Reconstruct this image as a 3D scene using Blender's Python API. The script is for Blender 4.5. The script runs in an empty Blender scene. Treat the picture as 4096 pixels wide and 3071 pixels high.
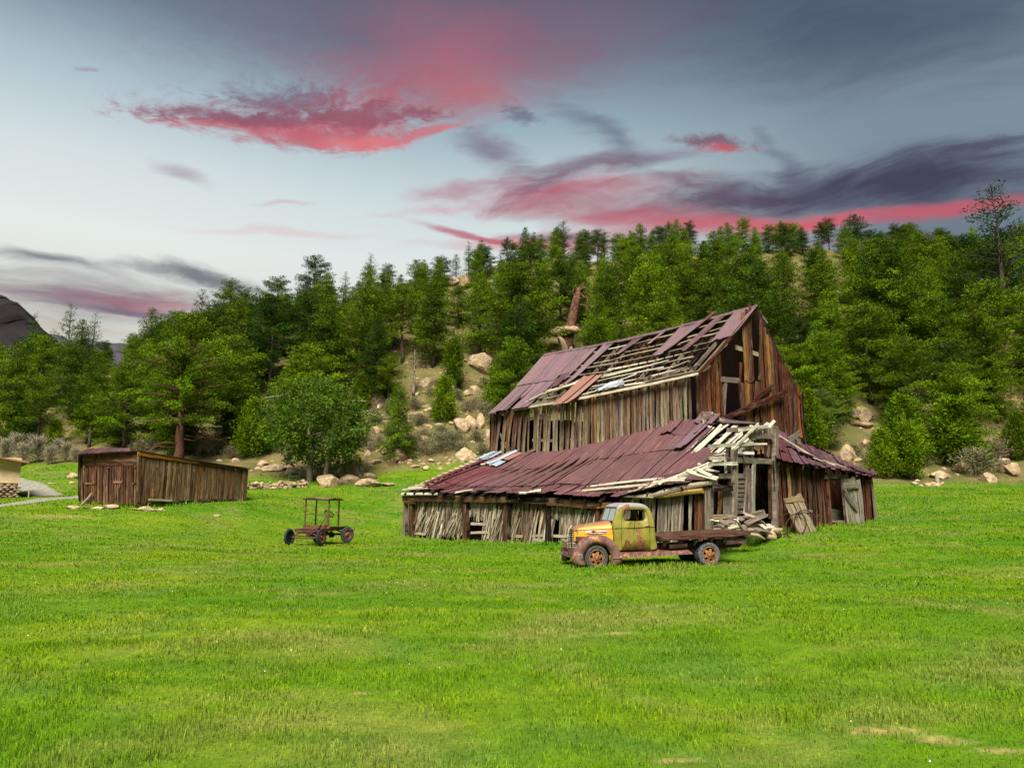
import bpy, math, random
import numpy as np
from mathutils import Vector, Matrix, noise as mn
random.seed(7); RN = np.random.default_rng(7)
D = bpy.data
scene = bpy.context.scene
COL = scene.collection
# ---------------------------------------------------------------- camera maths
F = 2958.0; TH = math.atan((2000-1535.5)/F); CZ = 1.95
def ray(px, py):
    x = (px-2048)/F; yc = (1535.5-py)/F
    c = math.cos(TH)-yc*math.sin(TH)
    return x/c, (math.sin(TH)+yc*math.cos(TH))/c
def at(px, py, Y):
    a, e = ray(px, py); return Vector((a*Y, Y, CZ+e*Y))
class VPlane:
    """vertical plane through two ground points; pt(px,py) = where that sight line meets the wall"""
    def __init__(s, A, B):
        s.A = Vector((A[0], A[1], 0)); s.d = (Vector((B[0], B[1], 0))-s.A); s.L = s.d.length; s.d.normalize()
        s.n = Vector((s.d.y, -s.d.x, 0))
        if s.n.y > 0: s.n = -s.n          # towards the viewer side
    def pt(s, px, py, off=0.0):
        a, e = ray(px, py); P = s.A+s.n*off
        k = (a*P.y-P.x)/(s.d.x-a*s.d.y); Y = P.y+s.d.y*k
        return Vector((a*Y, Y, CZ+e*Y))
    def at(s, k, z, off=0.0):
        p = s.A+s.d*k+s.n*off; return Vector((p.x, p.y, z))
def lerp(a, b, t): return a+(b-a)*t
def pw(tab, x):
    if x <= tab[0][0]: return tab[0][1]
    for (x0, y0), (x1, y1) in zip(tab, tab[1:]):
        if x <= x1: return y0+(y1-y0)*(x-x0)/(x1-x0)
    return tab[-1][1]
def S(r, g, b):                        # display colour -> linear
    f = lambda v: (v/255/12.92) if v/255 <= .04045 else ((v/255+.055)/1.055)**2.4
    return (f(r), f(g), f(b))
# ---------------------------------------------------------------- objects
def tag(o, label=None, cat=None, group=None, kind=None):
    if label: o['label'] = label
    if cat: o['category'] = cat
    if group: o['group'] = group
    if kind: o['kind'] = kind
    return o
def empty(name, loc, rz=0, label=None, cat=None, group=None, scale=1):
    o = D.objects.new(name, None); COL.objects.link(o); o.location = loc; o.rotation_euler = (0, 0, rz)
    o.scale = (scale,)*3; o.empty_display_size = .3
    return tag(o, label, cat, group)
def link(name, me, mat, parent=None):
    o = D.objects.new(name, me); COL.objects.link(o)
    if mat is not None and not me.materials: me.materials.append(mat)
    if parent is not None: o.parent = parent
    return o
class MB:
    """collects geometry for ONE mesh; per-vertex colour and board coordinate"""
    def __init__(s): s.v = []; s.f = []; s.c = []; s.b = []; s.m = Matrix.Identity(4)
    def add(s, vs, fs, col=(.5, .5, .5), bc=None):
        n = len(s.v)
        for i, v in enumerate(vs):
            s.v.append(tuple(s.m @ Vector(v)))
            s.c.append(col[i] if isinstance(col, list) else col)
            s.b.append(bc[i] if bc else (v[0], v[1], v[2]))
        s.f += [tuple(n+k for k in f) for f in fs]
    def box(s, c, size, col=(.5, .5, .5), R=None, bev=0):
        x, y, z = [k/2 for k in size]; c = Vector(c)
        P = [Vector((i*x, j*y, k*z)) for k in (-1, 1) for i, j in ((-1, -1), (1, -1), (1, 1), (-1, 1))]
        if R is not None: P = [R @ p for p in P]
        s.add([c+p for p in P], [(0, 3, 2, 1), (4, 5, 6, 7), (0, 1, 5, 4), (1, 2, 6, 5), (2, 3, 7, 6), (3, 0, 4, 7)], col)
    def tube(s, pts, rad, n=8, col=(.5, .5, .5), cap=True, closed=False):
        pts = [Vector(p) for p in pts]; N = len(pts)
        if not isinstance(rad, (list, tuple)): rad = [rad]*N
        vs = []; fs = []; prev = None
        for i, p in enumerate(pts):
            if closed: t = pts[(i+1) % N]-pts[i-1]
            else: t = pts[min(i+1, N-1)]-pts[max(i-1, 0)]
            t.normalize()
            if prev is None:
                a = Vector((0, 0, 1)) if abs(t.z) < .9 else Vector((1, 0, 0)); prev = t.cross(a).normalized()
            u = (prev-t*prev.dot(t)).normalized(); w = t.cross(u); prev = u
            for k in range(n):
                q = 2*math.pi*k/n; vs.append(p+(u*math.cos(q)+w*math.sin(q))*rad[i])
        for i in range(N if closed else N-1):
            j = (i+1) % N
            for k in range(n):
                l = (k+1) % n; fs.append((i*n+k, i*n+l, j*n+l, j*n+k))
        if cap and not closed:
            fs.append(tuple(range(n))[::-1]); fs.append(tuple((N-1)*n+k for k in range(n)))
        s.add(vs, fs, col)
    def board(s, p0, p1, w, th, nrm, col, col2=None, seg=5, warp=.02, jag=.05, taper=1.0, rnd=random):
        """weathered plank from p0 to p1, wavy edges, cut ends ragged, slightly warped off its plane"""
        p0 = Vector(p0); p1 = Vector(p1); ax = (p1-p0); L = ax.length
        if L < 1e-4: return
        ax.normalize(); nrm = Vector(nrm).normalized(); sd = ax.cross(nrm).normalized(); nrm = sd.cross(ax)
        r = rnd.random()*50; vs = []; bc = []; cl = []; fs = []; tw = rnd.uniform(-1, 1)*warp; cu = rnd.uniform(-1, 1)*warp*1.5
        col2 = col2 or col
        for i in range(seg+1):
            t = i/seg; ww = w*lerp(1, taper, t)*rnd.uniform(.93, 1.05)/2
            o = nrm*(cu*math.sin(math.pi*t)+rnd.uniform(-1, 1)*warp*.2)
            e = [0, 0]
            if i == 0: e = [rnd.uniform(-jag, jag), rnd.uniform(-jag, jag)]
            if i == seg: e = [rnd.uniform(-jag, jag), rnd.uniform(-jag, jag)]
            for q, (a, b) in enumerate(((-1, 0), (1, 0), (1, 1), (-1, 1))):
                sh = e[0] if a < 0 else e[1]
                P = p0+ax*(t*L+sh)+sd*(a*ww)+nrm*(th*(b-.5)+a*tw*(t-.5))+o
                vs.append(P); bc.append((a*ww+r*3.1, t*L+r*7.7, r)); cl.append(tuple(lerp(col[k], col2[k], t) for k in range(3)))
            if i:
                n = 4*(i-1)
                for k in range(4):
                    l = (k+1) % 4; fs.append((n+k, n+4+k, n+4+l, n+l))
        fs.append((0, 1, 2, 3)); n = 4*seg; fs.append((n+3, n+2, n+1, n))
        s.add(vs, fs, cl, bc)
    def sheet(s, a, b, c, d, col, amp=.012, pitch=.09, nu=None, nv=8, th=.006, nrm=None, edge=.04, rag=.03, sag=0.0):
        """corrugated metal sheet; corners a-b along the low edge, d-c along the high edge"""
        a, b, c, d = map(Vector, (a, b, c, d)); W = ((b-a).length+(c-d).length)/2
        nu = nu or max(4, int(W/pitch*2)); n = (b-a).cross(d-a).normalized() if nrm is None else Vector(nrm)
        if n.z < 0: n = -n
        r0 = random.random()*90; vs = []; fs = []; bc = []; L = (d-a).length
        el = random.random()*edge; er = random.random()*edge; eb = random.random()*edge*.8
        for j in range(nv+1):
            t = j/nv
            for i in range(nu+1):
                q = i/nu; lo = a.lerp(b, q); hi = d.lerp(c, q); p = lo.lerp(hi, t)
                h = amp*(1 if i % 2 else -1)+el*max(0, 1-q*4)**2+er*max(0, 1-(1-q)*4)**2+eb*max(0, 1-t*5)**2-sag*math.sin(math.pi*t)
                h += .02*mn.noise(Vector((p.x*.8, p.y*.8, r0)))
                if j == 0: p = p+(lo-hi).normalized()*rag*mn.noise(Vector((q*W*4, r0, 0)))*2
                if j == nv: p = p+(hi-lo).normalized()*rag*mn.noise(Vector((q*W*4, r0, 5)))*2
                vs.append(p+n*h); bc.append((q*W+r0, t*L+r0, r0))
        m = len(vs)
        vs += [v-n*th for v in vs]; bc += bc
        for j in range(nv):
            for i in range(nu):
                k = j*(nu+1)+i
                fs.append((k, k+1, k+nu+2, k+nu+1)); fs.append((m+k, m+k+nu+1, m+k+nu+2, m+k+1))
        for j in range(nv):
            k = j*(nu+1); l = k+nu
            fs.append((k, k+nu+1, m+k+nu+1, m+k)); fs.append((l, m+l, m+l+nu+1, l+nu+1))
        for i in range(nu):
            k = i; l = nv*(nu+1)+i
            fs.append((k, m+k, m+k+1, k+1)); fs.append((l, l+1, m+l+1, m+l))
        s.add(vs, fs, col, bc)
    def build(s, name, mat, parent=None, smooth=False, origin=None):
        me = D.meshes.new(name)
        V = s.v
        if origin is not None: V = [(x-origin[0], y-origin[1], z-origin[2]) for x, y, z in V]
        me.from_pydata(V, [], s.f); me.update()
        if s.v:
            ca = me.color_attributes.new('col', 'FLOAT_COLOR', 'POINT')
            ca.data.foreach_set('color', np.array([(c[0], c[1], c[2], 1) for c in s.c], 'f').ravel())
            ba = me.attributes.new('bco', 'FLOAT_VECTOR', 'POINT')
            ba.data.foreach_set('vector', np.array(s.b, 'f').ravel())
        if smooth: me.polygons.foreach_set('use_smooth', [True]*len(me.polygons))
        o = link(name, me, mat, parent)
        if origin is not None: o.location = origin
        return o
def np_mesh(name, V, T, cols=None, smooth=False):
    """fast mesh from vertex array and an (n,3) or (n,4) face array"""
    me = D.meshes.new(name); V = np.asarray(V, 'f'); T = np.asarray(T, 'i'); k = T.shape[1]
    me.vertices.add(len(V)); me.vertices.foreach_set('co', V.ravel())
    me.loops.add(T.size); me.loops.foreach_set('vertex_index', T.ravel())
    me.polygons.add(len(T)); me.polygons.foreach_set('loop_start', np.arange(0, T.size, k, dtype='i'))
    if smooth: me.polygons.foreach_set('use_smooth', np.ones(len(T), bool))
    if cols is not None:
        ca = me.color_attributes.new('col', 'FLOAT_COLOR', 'POINT')
        c = np.ones((len(V), 4), 'f'); c[:, :3] = cols; ca.data.foreach_set('color', c.ravel())
    me.update(calc_edges=True); me.validate(); return me
# ---------------------------------------------------------------- materials
class NT:
    def __init__(s, nt): s.t = nt
    def n(s, typ, **kw):
        o = s.t.nodes.new(typ)
        for k, v in kw.items():
            if k.startswith('i_'):
                key = k[2:]; key = int(key) if key.isdigit() else key.replace('_', ' '); o.inputs[key].default_value = v
            else: setattr(o, k, v)
        return o
    def l(s, a, b): s.t.links.new(a, b)
    def math(s, op, a, b=None, c=None, clamp=False):
        o = s.t.nodes.new('ShaderNodeMath'); o.operation = op; o.use_clamp = clamp
        for i, x in enumerate((a, b, c)):
            if x is None: continue
            if isinstance(x, (int, float)): o.inputs[i].default_value = x
            else: s.l(x, o.inputs[i])
        return o.outputs[0]
    def vm(s, op, a, b=None):
        o = s.t.nodes.new('ShaderNodeVectorMath'); o.operation = op
        for i, x in enumerate((a, b)):
            if x is None: continue
            if isinstance(x, (tuple, list)): o.inputs[i].default_value = x
            else: s.l(x, o.inputs[i])
        return o.outputs['Value'] if op in ('LENGTH', 'DOT_PRODUCT') else o.outputs[0]
    def noise(s, vec, scale, detail=3, rough=.55, dist=0):
        o = s.n('ShaderNodeTexNoise'); o.inputs['Scale'].default_value = scale; o.inputs['Detail'].default_value = detail
        o.inputs['Roughness'].default_value = rough; o.inputs['Distortion'].default_value = dist
        if vec is not None: s.l(vec, o.inputs['Vector'])
        return o.outputs['Fac']
    def mix(s, fac, a, b, mode='MIX'):
        o = s.t.nodes.new('ShaderNodeMix'); o.data_type = 'RGBA'; o.blend_type = mode; o.clamp_factor = True
        for i, x in ((0, fac), (6, a), (7, b)):
            if isinstance(x, (int, float)): o.inputs[i].default_value = x
            elif isinstance(x, (tuple, list)): o.inputs[i].default_value = (*x[:3], 1)
            else: s.l(x, o.inputs[i])
        return o.outputs[2]
    def mr(s, v, a, b, c=0, d=1, smooth=False):
        o = s.n('ShaderNodeMapRange'); o.interpolation_type = 'SMOOTHSTEP' if smooth else 'LINEAR'
        s.l(v, o.inputs[0]); o.inputs[1].default_value = a; o.inputs[2].default_value = b; o.inputs[3].default_value = c; o.inputs[4].default_value = d
        return o.outputs[0]
def newmat(name, rough=.8, metal=0, spec=.3):
    m = D.materials.new(name); m.use_nodes = True; t = NT(m.node_tree)
    b = m.node_tree.nodes['Principled BSDF']; b.inputs['Roughness'].default_value = rough; b.inputs['Metallic'].default_value = metal
    b.inputs['Specular IOR Level'].default_value = spec
    return m, t, b
def bump(t, b, h, strength=.5, dist=.01):
    o = t.n('ShaderNodeBump'); o.inputs['Strength'].default_value = strength; o.inputs['Distance'].default_value = dist
    t.l(h, o.inputs['Height']); t.l(o.outputs[0], b.inputs['Normal'])
def attr(t, name, out='Color'): return t.n('ShaderNodeAttribute', attribute_name=name).outputs[out]
def mat_wood():
    m, t, b = newmat('weathered_wood', .9, 0, .05)
    bc = attr(t, 'bco', 'Vector'); col = attr(t, 'col')
    g = t.vm('MULTIPLY', bc, (1, .045, 1)); grain = t.noise(g, 38, 5, .7, .4)
    g2 = t.vm('MULTIPLY', bc, (1, .12, 1)); st = t.noise(g2, 9, 4, .6, .6)
    f = t.mr(grain, .34, .64, .06, .84); c1 = t.mix(1, col, f, 'MULTIPLY')
    # grey bleached streaks and near-black cracks
    c2 = t.mix(t.mr(st, .52, .72, 0, .55), c1, S(124, 112, 96))
    crack = t.mr(grain, .36, .30, 0, .8); c3 = t.mix(crack, c2, (.008, .006, .005))
    t.l(c3, b.inputs['Base Color']); bump(t, b, grain, .6, .02); return m
def mat_tin():
    m, t, b = newmat('roof_tin', .55, .25, .4)
    bc = attr(t, 'bco', 'Vector'); col = attr(t, 'col')
    n1 = t.noise(t.vm('MULTIPLY', bc, (1, .25, 1)), 2.2, 5, .65, .3); n2 = t.noise(t.vm('MULTIPLY', bc, (1, .08, 1)), 14, 3, .6)
    col = t.mix(1, col, (.72, .75, .76), 'MULTIPLY'); c = t.mix(t.mr(n1, .35, .65, 0, .5), col, t.mix(1, col, (.62, .42, .42), 'MULTIPLY'))
    c = t.mix(t.mr(n2, .55, .72, 0, .35), c, S(168, 120, 112))
    c = t.mix(t.mr(n2, .42, .32, 0, .5), c, (.02, .012, .014))
    t.l(c, b.inputs['Base Color']); t.l(t.mr(n1, .3, .7, .42, .7), b.inputs['Roughness']); bump(t, b, n1, .2, .01); return m
def mat_vcol(name, rough=.8, metal=0, scale=6, lo=.7, hi=1.25, bs=.3, spec=.3):
    m, t, b = newmat(name, rough, metal, spec)
    co = t.n('ShaderNodeTexCoord').outputs['Object']; n = t.noise(co, scale, 6, .65)
    t.l(t.mix(1, attr(t, 'col'), t.mr(n, .3, .7, lo, hi), 'MULTIPLY'), b.inputs['Base Color'])
    if bs: bump(t, b, n, bs, .02)
    return m
def mat_two(name, c1, c2, scale=4, lo=.4, hi=.6, rough=.8, metal=0, bs=.3, c3=None, spec=.3, detail=6):
    m, t, b = newmat(name, rough, metal, spec)
    co = t.n('ShaderNodeTexCoord').outputs['Object']; n = t.noise(co, scale, detail, .65, .2)
    c = t.mix(t.mr(n, lo, hi), c1, c2)
    if c3 is not None:
        n2 = t.noise(t.vm('ADD', co, (7, 3, 5)), scale*2.3, 6, .7); c = t.mix(t.mr(n2, .52, .62), c, c3)
    t.l(c, b.inputs['Base Color'])
    if bs: bump(t, b, n, bs, .02)
    return m
def mat_leaf(name, c1, c2, var=.35):
    """foliage: two greens mixed clump by clump and tree by tree, some light through the leaves"""
    m, t, b = newmat(name, .8, 0, .04)
    oi = t.n('ShaderNodeObjectInfo').outputs['Random']; col = attr(t, 'col')
    geo = t.n('ShaderNodeNewGeometry').outputs['Position']; n = t.noise(geo, .35, 2)
    k = t.math('ADD', t.math('MULTIPLY', oi, .6), t.math('MULTIPLY', n, .5))
    c = t.mix(k, c1, c2); c = t.mix(1, c, col, 'MULTIPLY')
    t.l(c, b.inputs['Base Color'])
    tr = t.n('ShaderNodeBsdfTranslucent'); t.l(c, tr.inputs['Color'])
    ms = t.n('ShaderNodeMixShader'); ms.inputs[0].default_value = .25
    out = [x for x in m.node_tree.nodes if x.type == 'OUTPUT_MATERIAL'][0]
    t.l(b.outputs[0], ms.inputs[1]); t.l(tr.outputs[0], ms.inputs[2]); t.l(ms.outputs[0], out.inputs['Surface'])
    return m
WOOD = mat_wood(); TIN = mat_tin()
BARK = mat_two('bark', S(46, 36, 30), S(84, 68, 56), 9, .35, .65, .9, 0, .8)
REDBARK = mat_two('red_bark', S(66, 44, 36), S(104, 68, 50), 7, .35, .65, .9, 0, .9)
GREYBARK = mat_two('grey_bark', S(120, 112, 98), S(165, 155, 135), 9, .35, .65, .9, 0, .6)
DEADWOOD = mat_two('dead_twigs', S(105, 95, 88), S(150, 135, 120), 5, .35, .65, .9, 0, .2)
ROCK = mat_two('sandstone', S(158, 136, 104), S(112, 94, 72), 1.6, .35, .68, .9, 0, .7, S(180, 160, 128))
PINE = mat_leaf('pine_needles', (.023, .062, .003), (.086, .132, .004))
PINE_Y = mat_leaf('bright_pine_needles', (.044, .108, .003), (.120, .184, .005))
PINE_D = mat_leaf('deep_pine_needles', (.012, .042, .004), (.040, .074, .005))
PINE_B = mat_leaf('ridge_pine_needles', (.017, .054, .022), (.040, .085, .026))
LEAF = mat_leaf('broad_leaves', (.038, .088, .008), (.085, .140, .012))
SAGE = mat_leaf('sage_leaves', (.10, .115, .045), (.17, .165, .075))
DRYBUSH = mat_leaf('dry_bush_leaves', (.12, .10, .055), (.20, .165, .10))
# ================================================================ terrain
def aX(px): return (px-2048)/F/1.015
ctrl = []
for Y in (-30, 0, 8, 16):
    for a in (-34, -17, 0, 17, 34): ctrl.append((a, Y, 0))
for Y, row in ((25, ((-.75, .45), (-.45, .2), (-.2, .02), (0, 0), (.16, 0), (.27, .0), (.45, .25), (.75, .35))),
               (33, ((-.75, 1.15), (-.5, .75), (-.3, .12), (-.1, .05), (.1, .15), (.33, .72), (.5, .85), (.75, .95))),
               (40, ((-.75, 1.8), (-.57, 1.78), (-.45, 1.70), (-.36, 1.55), (-.25, .55), (-.145, .06), (0, .3), (.2, .9), (.45, 1.2), (.7, 1.5))),
               (49, ((-.75, 2.3), (-.55, 2.5), (-.33, 2.55), (-.22, 2.2), (-.1, 2.0), (.1, 2.0), (.3, 2.0), (.5, 2.3), (.75, 2.4))),
               (58, ((-.75, 4.2), (-.55, 4.4), (-.33, 4.5), (-.12, 4.7), (.1, 4.4), (.3, 3.7), (.5, 3.35), (.75, 3.4))),
               (66, ((-.75, 5.5), (-.55, 6.5), (-.33, 7.5), (-.12, 9.3), (.1, 9.5), (.3, 8.5), (.5, 7.2), (.75, 7.2))),
               (80, ((-.8, 9), (-.55, 12.5), (-.33, 15), (-.12, 18.5), (.1, 20), (.3, 20), (.5, 19.5), (.8, 19.5))),
               (96, ((-.8, 13), (-.55, 18.5), (-.33, 22.5), (-.12, 29), (.1, 32), (.3, 32), (.5, 32), (.8, 32))),
               (112, ((-.8, 16), (-.55, 21.5), (-.33, 27.5), (-.12, 35.5), (.08, 38.5), (.3, 39.5), (.5, 40), (.8, 40.5))),
               (135, ((-.8, 17), (-.5, 23), (-.2, 35), (.1, 41), (.4, 42), (.8, 43)))):
    for a, z in row: ctrl.append((a*Y, Y, z))
ctrl = np.array(ctrl, float)
def _tps(r2): return np.where(r2 > 1e-9, r2*np.log(np.maximum(r2, 1e-9))*.5, 0)
_P = ctrl[:, :2]/50.0
_n = len(_P); _K = _tps(((_P[:, None]-_P[None])**2).sum(-1))+np.eye(_n)*2e-4
_A = np.zeros((_n+3, _n+3)); _A[:_n, :_n] = _K; _A[:_n, _n] = 1; _A[:_n, _n+1:] = _P; _A[_n:, :_n] = _A[:_n, _n:].T
_W = np.linalg.solve(_A, np.concatenate([ctrl[:, 2], np.zeros(3)]))
def vnoise(x, y, seed=0):
    xi = np.floor(x).astype(int); yi = np.floor(y).astype(int); fx = x-xi; fy = y-yi
    def h(a, b): return ((np.sin(a*127.1+b*311.7+seed*74.7)*43758.5453) % 1.0)
    u = fx*fx*(3-2*fx); v = fy*fy*(3-2*fy)
    return (h(xi, yi)*(1-u)+h(xi+1, yi)*u)*(1-v)+(h(xi, yi+1)*(1-u)+h(xi+1, yi+1)*u)*v-.5
def edge_y(x):                                   # depth at which the meadow ends and the slope begins
    return np.interp(x, [-50, -34, -22, -15, -9, -3, 2, 12, 22, 32, 50], [62, 60, 56, 54, 56, 59, 60, 60, 58, 57, 58])
def GZ(x, y):
    x = np.atleast_1d(np.asarray(x, float)); y = np.atleast_1d(np.asarray(y, float))
    xc = np.clip(x, -100, 100); yc = np.clip(y, -25, 138)
    q = np.stack([xc, yc], -1)/50.0; out = np.empty(len(q))
    for i in range(0, len(q), 20000):
        s = q[i:i+20000]; out[i:i+20000] = _tps(((s[:, None]-_P[None])**2).sum(-1)) @ _W[:_n]+_W[_n]+s @ _W[_n+1:]
    out = np.where(y < 22, out*np.clip((y-12)/10, 0, 1), out)
    hill = np.clip((y-edge_y(x)-1)/10, 0, 1)
    out += hill*(2.2*vnoise(x*.13, y*.13, 1)+1.2*vnoise(x*.3, y*.3, 2)+.6*vnoise(x*.8, y*.8, 3)+.25*vnoise(x*2.1, y*2.1, 6))
    out += (1-hill)*(.10*vnoise(x*.35, y*.35, 4)+.035*vnoise(x*1.3, y*1.3, 5))
    return out
def gz(x, y): return float(GZ(x, y)[0])
def hit(px, py, y0=8, y1=134):
    """where a sight line meets the terrain"""
    a, e = ray(px, py); Y = np.arange(y0, y1, .25); z = GZ(a*Y, Y); d = z-(CZ+e*Y)
    k = np.argmax(d > 0)
    if d[k] <= 0: k = len(Y)-1
    return Vector((a*Y[k], Y[k], z[k]))
def proj(p):
    x, y, z = p; z -= CZ
    c = y*math.cos(TH)+z*math.sin(TH); u = -y*math.sin(TH)+z*math.cos(TH)
    return 2048+F*x/c, 1535.5-F*u/c
# ground sheet
def axis(lo, hi, st, far):
    c = np.arange(lo, hi+.01, st); ex = []; k = st; v = hi
    while v < far: k *= 1.35; v += k; ex.append(v)
    ex2 = []; k = st; v = lo
    while v > -far: k *= 1.35; v -= k; ex2.append(v)
    return np.concatenate([np.array(ex2[::-1]), c, np.array(ex)])
xs = axis(-100, 100, .8, 2600); ys = axis(-20, 140, .8, 2600)
GXm, GYm = np.meshgrid(xs, ys); gx = GXm.ravel(); gy = GYm.ravel(); gzv = GZ(gx, gy)
far = np.clip((np.maximum(np.abs(gx)-100, 0)+np.maximum(gy-138, 0)+np.maximum(-25-gy, 0))/160, 0, 1)
gzv = gzv*(1-far)+(-2)*far
nx = len(xs); idx = np.arange(len(gx)).reshape(len(ys), nx)
Q = np.stack([idx[:-1, :-1], idx[:-1, 1:], idx[1:, 1:], idx[1:, :-1]], -1).reshape(-1, 4)
soil = np.clip((gy-edge_y(gx)+2.5*vnoise(gx*.25, gy*.25, 9)+1.2*vnoise(gx*1.1, gy*1.1, 8))/1.6+.5, 0, 1)
soil = np.where((np.abs(gx) > 100) | (gy < 0), 0, soil)
BARN_FLOOR = [(-5.6, 40.2), (7.0, 27.3), (10.8, 31.2), (17, 35.7), (18, 46), (6, 58), (-6, 50)]
def inside(poly, x, y):
    c = np.zeros(len(x), bool); n = len(poly)
    for i in range(n):
        x0, y0 = poly[i]; x1, y1 = poly[(i+1) % n]
        k = ((y0 > y) != (y1 > y)) & (x < (x1-x0)*(y-y0)/(y1-y0+1e-9)+x0); c ^= k
    return c
soil = np.where(inside(BARN_FLOOR, gx, gy), 1, soil)
ground_me = np_mesh('meadow_ground', np.stack([gx, gy, gzv], -1), Q, np.stack([soil]*3, -1), True)
def grass_colour(t, geo):
    """the meadow's own patchwork of greens, shared by the soil sheet and the blades"""
    p2 = t.vm('MULTIPLY', geo, (1, 1, 0))
    a = t.noise(t.vm('MULTIPLY', p2, (.6, 1.3, 1)), .13, 4, .6, .9); b = t.noise(t.vm('ADD', p2, (40, 9, 0)), .42, 4, .6, .5); c = t.noise(p2, 3.0, 3, .6)
    col = t.mix(t.mr(a, .38, .62), (.112, .282, .005), (.262, .385, .010))
    col = t.mix(t.mr(b, .53, .66, 0, .6), col, (.140, .290, .045))          # bluish-green clover patches
    b2 = t.noise(t.vm('ADD', p2, (-20, 31, 0)), .30, 4, .6, .6)
    col = t.mix(t.mr(b2, .50, .68, 0, .8), col, (.345, .335, .085))          # dry straw patches
    d_ = t.noise(t.vm('MULTIPLY', p2, (.35, 1.6, 1)), .9, 4, .65, .5); col = t.mix(t.mr(d_, .48, .66, 0, .6), col, (.085, .225, .004)); col = t.mix(t.mr(d_, .45, .32, 0, .6), col, (.300, .345, .040))
    col = t.mix(t.mr(c, .35, .65, .0, .5), col, (.065, .150, .006))
    return col
def mat_ground():
    m, t, b = newmat('meadow_and_soil', .95, 0, .1)
    geo = t.n('ShaderNodeNewGeometry').outputs['Position']; soilA = attr(t, 'col')
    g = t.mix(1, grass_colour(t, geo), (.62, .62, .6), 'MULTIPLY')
    fine = t.noise(geo, 22, 4, .7); g = t.mix(t.mr(fine, .35, .6, .5, 0), g, (.03, .06, .006))
    s1 = t.noise(geo, .7, 6, .65); s2 = t.noise(geo, 5, 5, .7)
    so = t.mix(t.mr(s1, .4, .6), S(122, 100, 70), S(80, 78, 44)); so = t.mix(t.mr(s2, .42, .62), so, S(76, 82, 40))
    so = t.mix(t.mr(s2, .42, .32), so, S(70, 56, 40))
    # bare scuffed earth showing in the turf at the lower right
    col = t.mix(soilA, g, so)
    dirt = None
    for (px, py, rx, ry) in ((3540, 2950, .42, .13), (3760, 3000, .26, .12), (3990, 3040, .2, .08), (1440, 2790, .12, .06), (2700, 3080, .2, .06), (230, 2062, 1.6, .5), (2480, 2540, .25, .12)):
        p = hit(px, py, 3); mp = t.n('ShaderNodeMapping', vector_type='TEXTURE'); mp.inputs['Location'].default_value = (p.x, p.y, p.z); mp.inputs['Scale'].default_value = (rx, ry, 50)
        t.l(geo, mp.inputs[0]); d = t.mr(t.math('ADD', t.vm('LENGTH', mp.outputs[0]), t.math('MULTIPLY', t.noise(geo, 6, 6, .7), 2.6)), 2.7, 1.4, 0, .5)
        dirt = d if dirt is None else t.math('MAXIMUM', dirt, d)
    col = t.mix(dirt, col, t.mix(t.mr(s2, .4, .6), S(150, 125, 80), S(190, 160, 115)))
    t.l(col, b.inputs['Base Color']); bump(t, b, s2, .5, .06); return m
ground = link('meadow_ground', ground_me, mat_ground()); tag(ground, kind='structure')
# grass: one uncountable mass
def dirt_mask(x, y):
    k = np.zeros(len(x))
    for (px, py, rx, ry) in ((3540, 2950, .42, .13), (3760, 3000, .26, .12), (3990, 3040, .2, .08), (1440, 2790, .12, .06), (2700, 3080, .2, .06), (2480, 2540, .25, .12)):
        p = hit(px, py, 3); k = np.maximum(k, np.exp(-(((x-p.x)/rx)**2+((y-p.y)/ry)**2)*1.3))
    return k
_h = lambda px, py: (lambda v: (v.x, v.y))(hit(px, py, 20, 60))
PATH = [(*_h(-300, 2045), .4), (*_h(0, 2024), .42), (*_h(110, 2010), .5), (*_h(200, 1996), .9), (*_h(320, 1988), 1.0), (*_h(420, 1980), 1.0), (*_h(560, 1970), .9)]
PATH2 = [(*_h(200, 1985), .9), (*_h(150, 1960), 1.0), (*_h(105, 1935), .9), (*_h(40, 1915), .6)]
def on_path(x, y):
    k = np.zeros(len(x), bool)
    for P in (PATH, PATH2):
        for (x0, y0, w0), (x1, y1, w1) in zip(P, P[1:]):
            dx, dy = x1-x0, y1-y0; t = np.clip(((x-x0)*dx+(y-y0)*dy)/(dx*dx+dy*dy), 0, 1)
            k |= np.hypot(x-x0-dx*t, y-y0-dy*t) < (w0+(w1-w0)*t)*.95
    return k
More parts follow.
